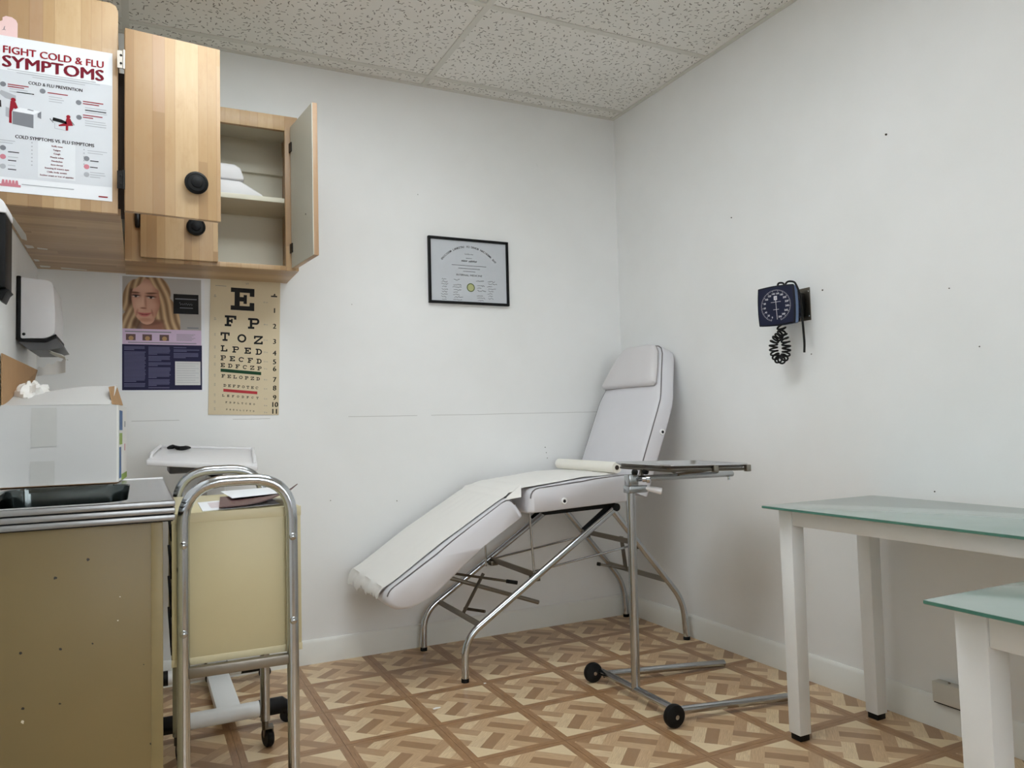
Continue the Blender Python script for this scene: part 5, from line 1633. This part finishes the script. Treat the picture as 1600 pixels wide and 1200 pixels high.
# ================================================================== CHART CART
CYAW = R(-1.0)
CW, CL, CTOP = .235, .525, .836
ct = thing('chart_cart', 'chrome framed cart holding a cream metal chart rack, beside the steel counter', 'cart', (.209, 2.126, 0), (0, 0, CYAW))
KR = .0135
for sy, mat in ((-1, 'chrome'), (1, 'worn_chrome')):
    y_ = sy * CL / 2
    pts = fillet([(-CW / 2, y_, .085), (-CW / 2, y_, CTOP - KR), (CW / 2, y_, CTOP - KR), (CW / 2, y_, .085)], .095, 9)
    u_ = MB().tube(pts, KR, 16).build('end_frame', mat, ct, local=True)
    for sx in (-1, 1):
        for zz in (.685, .492):
            MB().lathe([(.0085, 0), (.0085, .0015), (.006, .004), (.002, .0055)], (sx * CW / 2, y_ + sy * KR * .97, zz), (0, sy, 0), 14).build('bolt', 'worn_chrome', u_, local=True)
    MB().box((-CW / 2 + .010, y_ - .010, .392), (CW / 2 - .010, y_ + .010, .4155)).build('cross_rail', 'dull_steel', ct, bevel=.003, local=True)
    for sx in (-1, 1):
        f_ = MB()
        wx, wy = sx * CW / 2 + .010, y_ + .018
        f_.cyl((sx * CW / 2, y_, .060), (sx * CW / 2, y_, .09), .010, 10)
        f_.prism([(wy - .026, .064), (wy + .006, .066), (wy + .020, .05), (wy + .010, .03), (wy - .006, .03)], 'x', wx - .013, wx - .010)
        f_.prism([(wy - .026, .064), (wy + .006, .066), (wy + .020, .05), (wy + .010, .03), (wy - .006, .03)], 'x', wx + .010, wx + .013)
        f_.box((wx - .013, wy - .026, .060), (wx + .013, wy + .004, .066))
        cs_ = f_.build('caster_fork', 'dark_steel', ct, local=True)
        MB().lathe([(.008, -.010), (.026, -.010), (.029, -.006), (.029, .006), (.026, .010), (.008, .010)], (wx, wy + .004, .029), (1, .25, 0), 24).build('caster_wheel', 'black_rubber', cs_, local=True)
# cream rack
RX, RY0, RY1, RZ0, RZ1 = .1405, -CL / 2 + KR + .0005, CL / 2 - KR - .0005, .416, .752
rack = MB().box((-RX, RY0, RZ0), (RX, RY0 + .012, RZ1)).build('end_panel', 'beige_enamel', ct, bevel=.002, local=True)
MB().box((-RX - .001, RY0 - .0009, RZ1 - .021), (RX + .001, RY0 + .004, RZ1 + .001)).build('panel_rim', 'beige_enamel_rim', rack, bevel=.001, local=True)
MB().box((-RX - .001, RY0 - .0009, RZ0), (RX + .001, RY0 + .004, RZ0 + .016)).build('panel_rim', 'beige_enamel_rim', rack, bevel=.001, local=True)
MB().box((-RX, RY1 - .012, RZ0), (RX, RY1, RZ1)).build('end_panel', 'beige_enamel', ct, bevel=.002, local=True)
MB().box((-RX, RY0 + .012, RZ1 - .012), (RX, RY1 - .012, RZ1)).build('top_panel', 'beige_enamel', ct, bevel=.001, local=True)
MB().box((-RX, RY0 + .012, RZ0), (RX, RY1 - .012, RZ0 + .012)).build('bottom_panel', 'beige_enamel', ct, bevel=.001, local=True)
MB().box((RX - .012, RY0 + .012, RZ0 + .012), (RX, RY1 - .012, RZ1 - .012)).build('side_panel', 'beige_enamel', ct, local=True)
for k in range(1, 4):
    zz = RZ0 + (RZ1 - RZ0) * k / 4
    MB().box((-RX + .004, RY0 + .012, zz - .002), (RX - .012, RY1 - .012, zz + .002)).build('shelf', 'beige_enamel', ct, local=True)
# ring binders pushed into the rack, spines to the left
ctm = WM[ct.name]
where = ('bottom slot', 'second slot up', 'third slot up', 'top slot')
for k in range(4):
    zc = RZ0 + (RZ1 - RZ0) * (k + .5) / 4
    base = ctm @ Vector((-RX + .094, 0, zc - .036))
    bd = thing('chart_binder', 'grey chart binder with black clip spine in the ' + where[k] + ' of the chart cart', 'binder', base, (0, 0, CYAW), group='chart binders in the cart')
    prof = rounded([(-.075, .006), (.155, .004), (.155, .066), (-.068, .066), (-.086, .050), (-.088, .022)], [.008, .002, .002, .010, .02, .02], 4)
    bb_ = MB().prism(prof, 'y', -.225, .225).build('cover', 'binder_grey', bd, local=True)
    MB().prism(rounded([(-.060, .046), (-.092, .060), (-.0955, .040), (-.092, .016), (-.076, -.002), (-.060, .012)], .006, 3), 'y', -.236, -.2255).build('end_clip', 'black_plastic', bd, local=True)
    MB().prism([(-.0975, .036), (-.0905, .036), (-.0905, .016), (-.096, .018)], 'y', -.236, .2).build('spine_clip', 'black_plastic', bd, local=True)
# papers on the cart
def paper(name, pts, mat, label, th=.0012, tip=None, cat='paper', print_mat=None):
    c = ctm @ Vector((sum(p[0] for p in pts) / 4, sum(p[1] for p in pts) / 4, min(p[2] for p in pts)))
    r_ = thing(name, label, cat, c, (0, 0, CYAW), group='papers on the chart cart')
    P = [Vector(p) for p in pts]
    def f(u, w):
        return ctm @ (P[0].lerp(P[1], u).lerp(P[3].lerp(P[2], u), w) + Vector((0, 0, (tip or 0) * u * u * u * max(0, .8 - w))))
    MB().grid(f, 12, 10).build('sheet', mat, r_, thick=th)
    if print_mat:
        def g(u, w):
            p_ = f(.12 + .76 * u, .2 + .62 * w)
            return p_ + Vector((0, 0, .0004))
        MB().grid(g, 6, 6).build('print', print_mat, r_)
    return r_
TZ = RZ1 + .0015
paper('brochure', [(-.075, -.225, TZ), (.10, -.20, TZ + .003), (.10, .03, TZ + .004), (-.075, .01, TZ)], 'poster_paper', 'white leaflet with pink print lying on the chart cart', print_mat='magazine_pink')
paper('magazine', [(-.04, -.232, TZ + .007), (.138, -.222, TZ + .009), (.135, .0, TZ + .012), (-.02, .02, TZ + .010)], 'magazine_maroon', 'dark maroon magazine with a lifted corner on the chart cart', .002, .052, 'magazine')
paper('letter_sheet', [(.0, -.1, TZ + .015), (.13, -.06, TZ + .018), (.12, .18, TZ + .016), (-.01, .16, TZ + .014)], 'poster_paper', 'loose white sheet at the back of the chart cart top', .0008)

# ================================================================== OVERBED TABLE
ot = thing('overbed_table', 'white overbed table with tilted top behind the chart cart', 'table', (.25, 2.9, 0))
for y_ in (2.575, 3.06):
    t0, t1 = .02, .435
    tb_ = MB().tube([(t0 + .07, y_, .055), (t1 - .095, y_ + .004, .055)], .0245, 18).build('base_tube', 'white_powdercoat', ot)
    MB().tube([(t1 - .096, y_ + .004, .055), (t1 - .025, y_ + .005, .055), (t1 - .012, y_ + .005, .047), (t1 - .010, y_ + .005, .03)], [.026, .026, .021, .014], 16).build('end_cap', 'black_plastic', ot)
    MB().tube([(t0 + .071, y_, .055), (t0 + .015, y_, .055), (t0, y_, .047), (t0 - .002, y_, .03)], [.026, .026, .021, .014], 16).build('end_cap', 'black_plastic', ot)
    for x_ in (t1 - .010, t0):
        MB().lathe([(.006, -.010), (.020, -.010), (.022, -.006), (.022, .006), (.020, .010), (.006, .010)], (x_, y_ + .004, .022), (.3, 1, 0), 18).build('caster', 'black_rubber', ot)
MB().box((.218, 2.59, .030), (.292, 3.045, .058)).build('base_bar', 'white_powdercoat', ot, bevel=.004)
MB().box((.214, 3.02, .028), (.296, 3.10, .080)).build('column_shoe', 'black_plastic', ot, bevel=.006)
MB().box((.222, 3.045, .08), (.288, 3.095, .80)).build('column', 'white_powdercoat', ot, bevel=.006)
P = [Vector((.018, 2.70, .853)), Vector((.358, 2.70, .819)), Vector((.394, 3.05, .867)), Vector((.067, 3.05, .886))]
def tp(u, w, dz=0):
    p_ = P[0].lerp(P[1], u).lerp(P[3].lerp(P[2], u), w)
    return Vector((p_.x, p_.y, p_.z + dz))
def slab(u0, u1, w0, w1, z0_, z1_, name, mat, bev=.003, parent=ot):
    cs_ = [(u0, w0), (u1, w0), (u1, w1), (u0, w1)]
    vs_ = [tp(a_, b_, z0_) for a_, b_ in cs_] + [tp(a_, b_, z1_) for a_, b_ in cs_]
    return MB().add(vs_, [(0, 3, 2, 1), (4, 5, 6, 7), (0, 1, 5, 4), (1, 2, 6, 5), (2, 3, 7, 6), (3, 0, 4, 7)]).build(name, mat, parent, bevel=bev)
top = slab(0, 1, 0, 1, -.022, -.003, 'table_top', 'white_plastic', .005)
slab(0, 1, .96, 1, -.003, .004, 'rim', 'white_plastic', .002, top)
for u0 in (.012, .955):
    pts = [tp(u0 + .016, .10, -.004), tp(u0 + .016, .14, .010), tp(u0 + .016, .80, .010), tp(u0 + .016, .86, -.004)]
    MB().tube(fillet(pts, .02, 4), .0055, 10).build('side_rail', 'white_plastic', top)
MB().box((.088, 2.80, .796), (.17, 3.0, .832)).build('tilt_housing', 'grey_plastic', ot, bevel=.006)
MB().box((.16, 3.0, .79), (.30, 3.11, .822)).build('mount_arm', 'dark_steel', ot, bevel=.004)
MB().cyl((.20, 2.86, .80), (.255, 2.84, .775), .012, 12).build('release_handle', 'black_plastic', ot)
gl = thing('black_strap', 'black folded strap lying on the overbed table top', 'strap', tp(.2, .75, 0))
MB().tube([tp(.10 + .022 * k, .80 + .05 * math.sin(k * .75), .0025 + .003 * abs(math.sin(k * .6))) for k in range(11)], [.004, .007, .008, .006, .007, .009, .009, .008, .008, .006, .003], 8).build('strap', 'black_plastic', gl)

# ================================================================== SCRAPS ON THE FLOOR
def scrap(pts, label, h=.0015, mat='tissue'):
    o_ = MB().prism(pts, 'z', .0004, h).build('paper_scrap', mat)
    recentre(o_)
    return tag(o_, label, 'scrap', 'scraps on the floor')
scrap([(.872, 2.434), (.897, 2.440), (.899, 2.446), (.884, 2.450), (.870, 2.442)], 'larger white paper scrap on the floor in front of the treatment chair')
scrap([(1.116, 2.579), (1.126, 2.580), (1.125, 2.588), (1.117, 2.587)], 'tiny white paper scrap beside the front foot of the treatment chair')
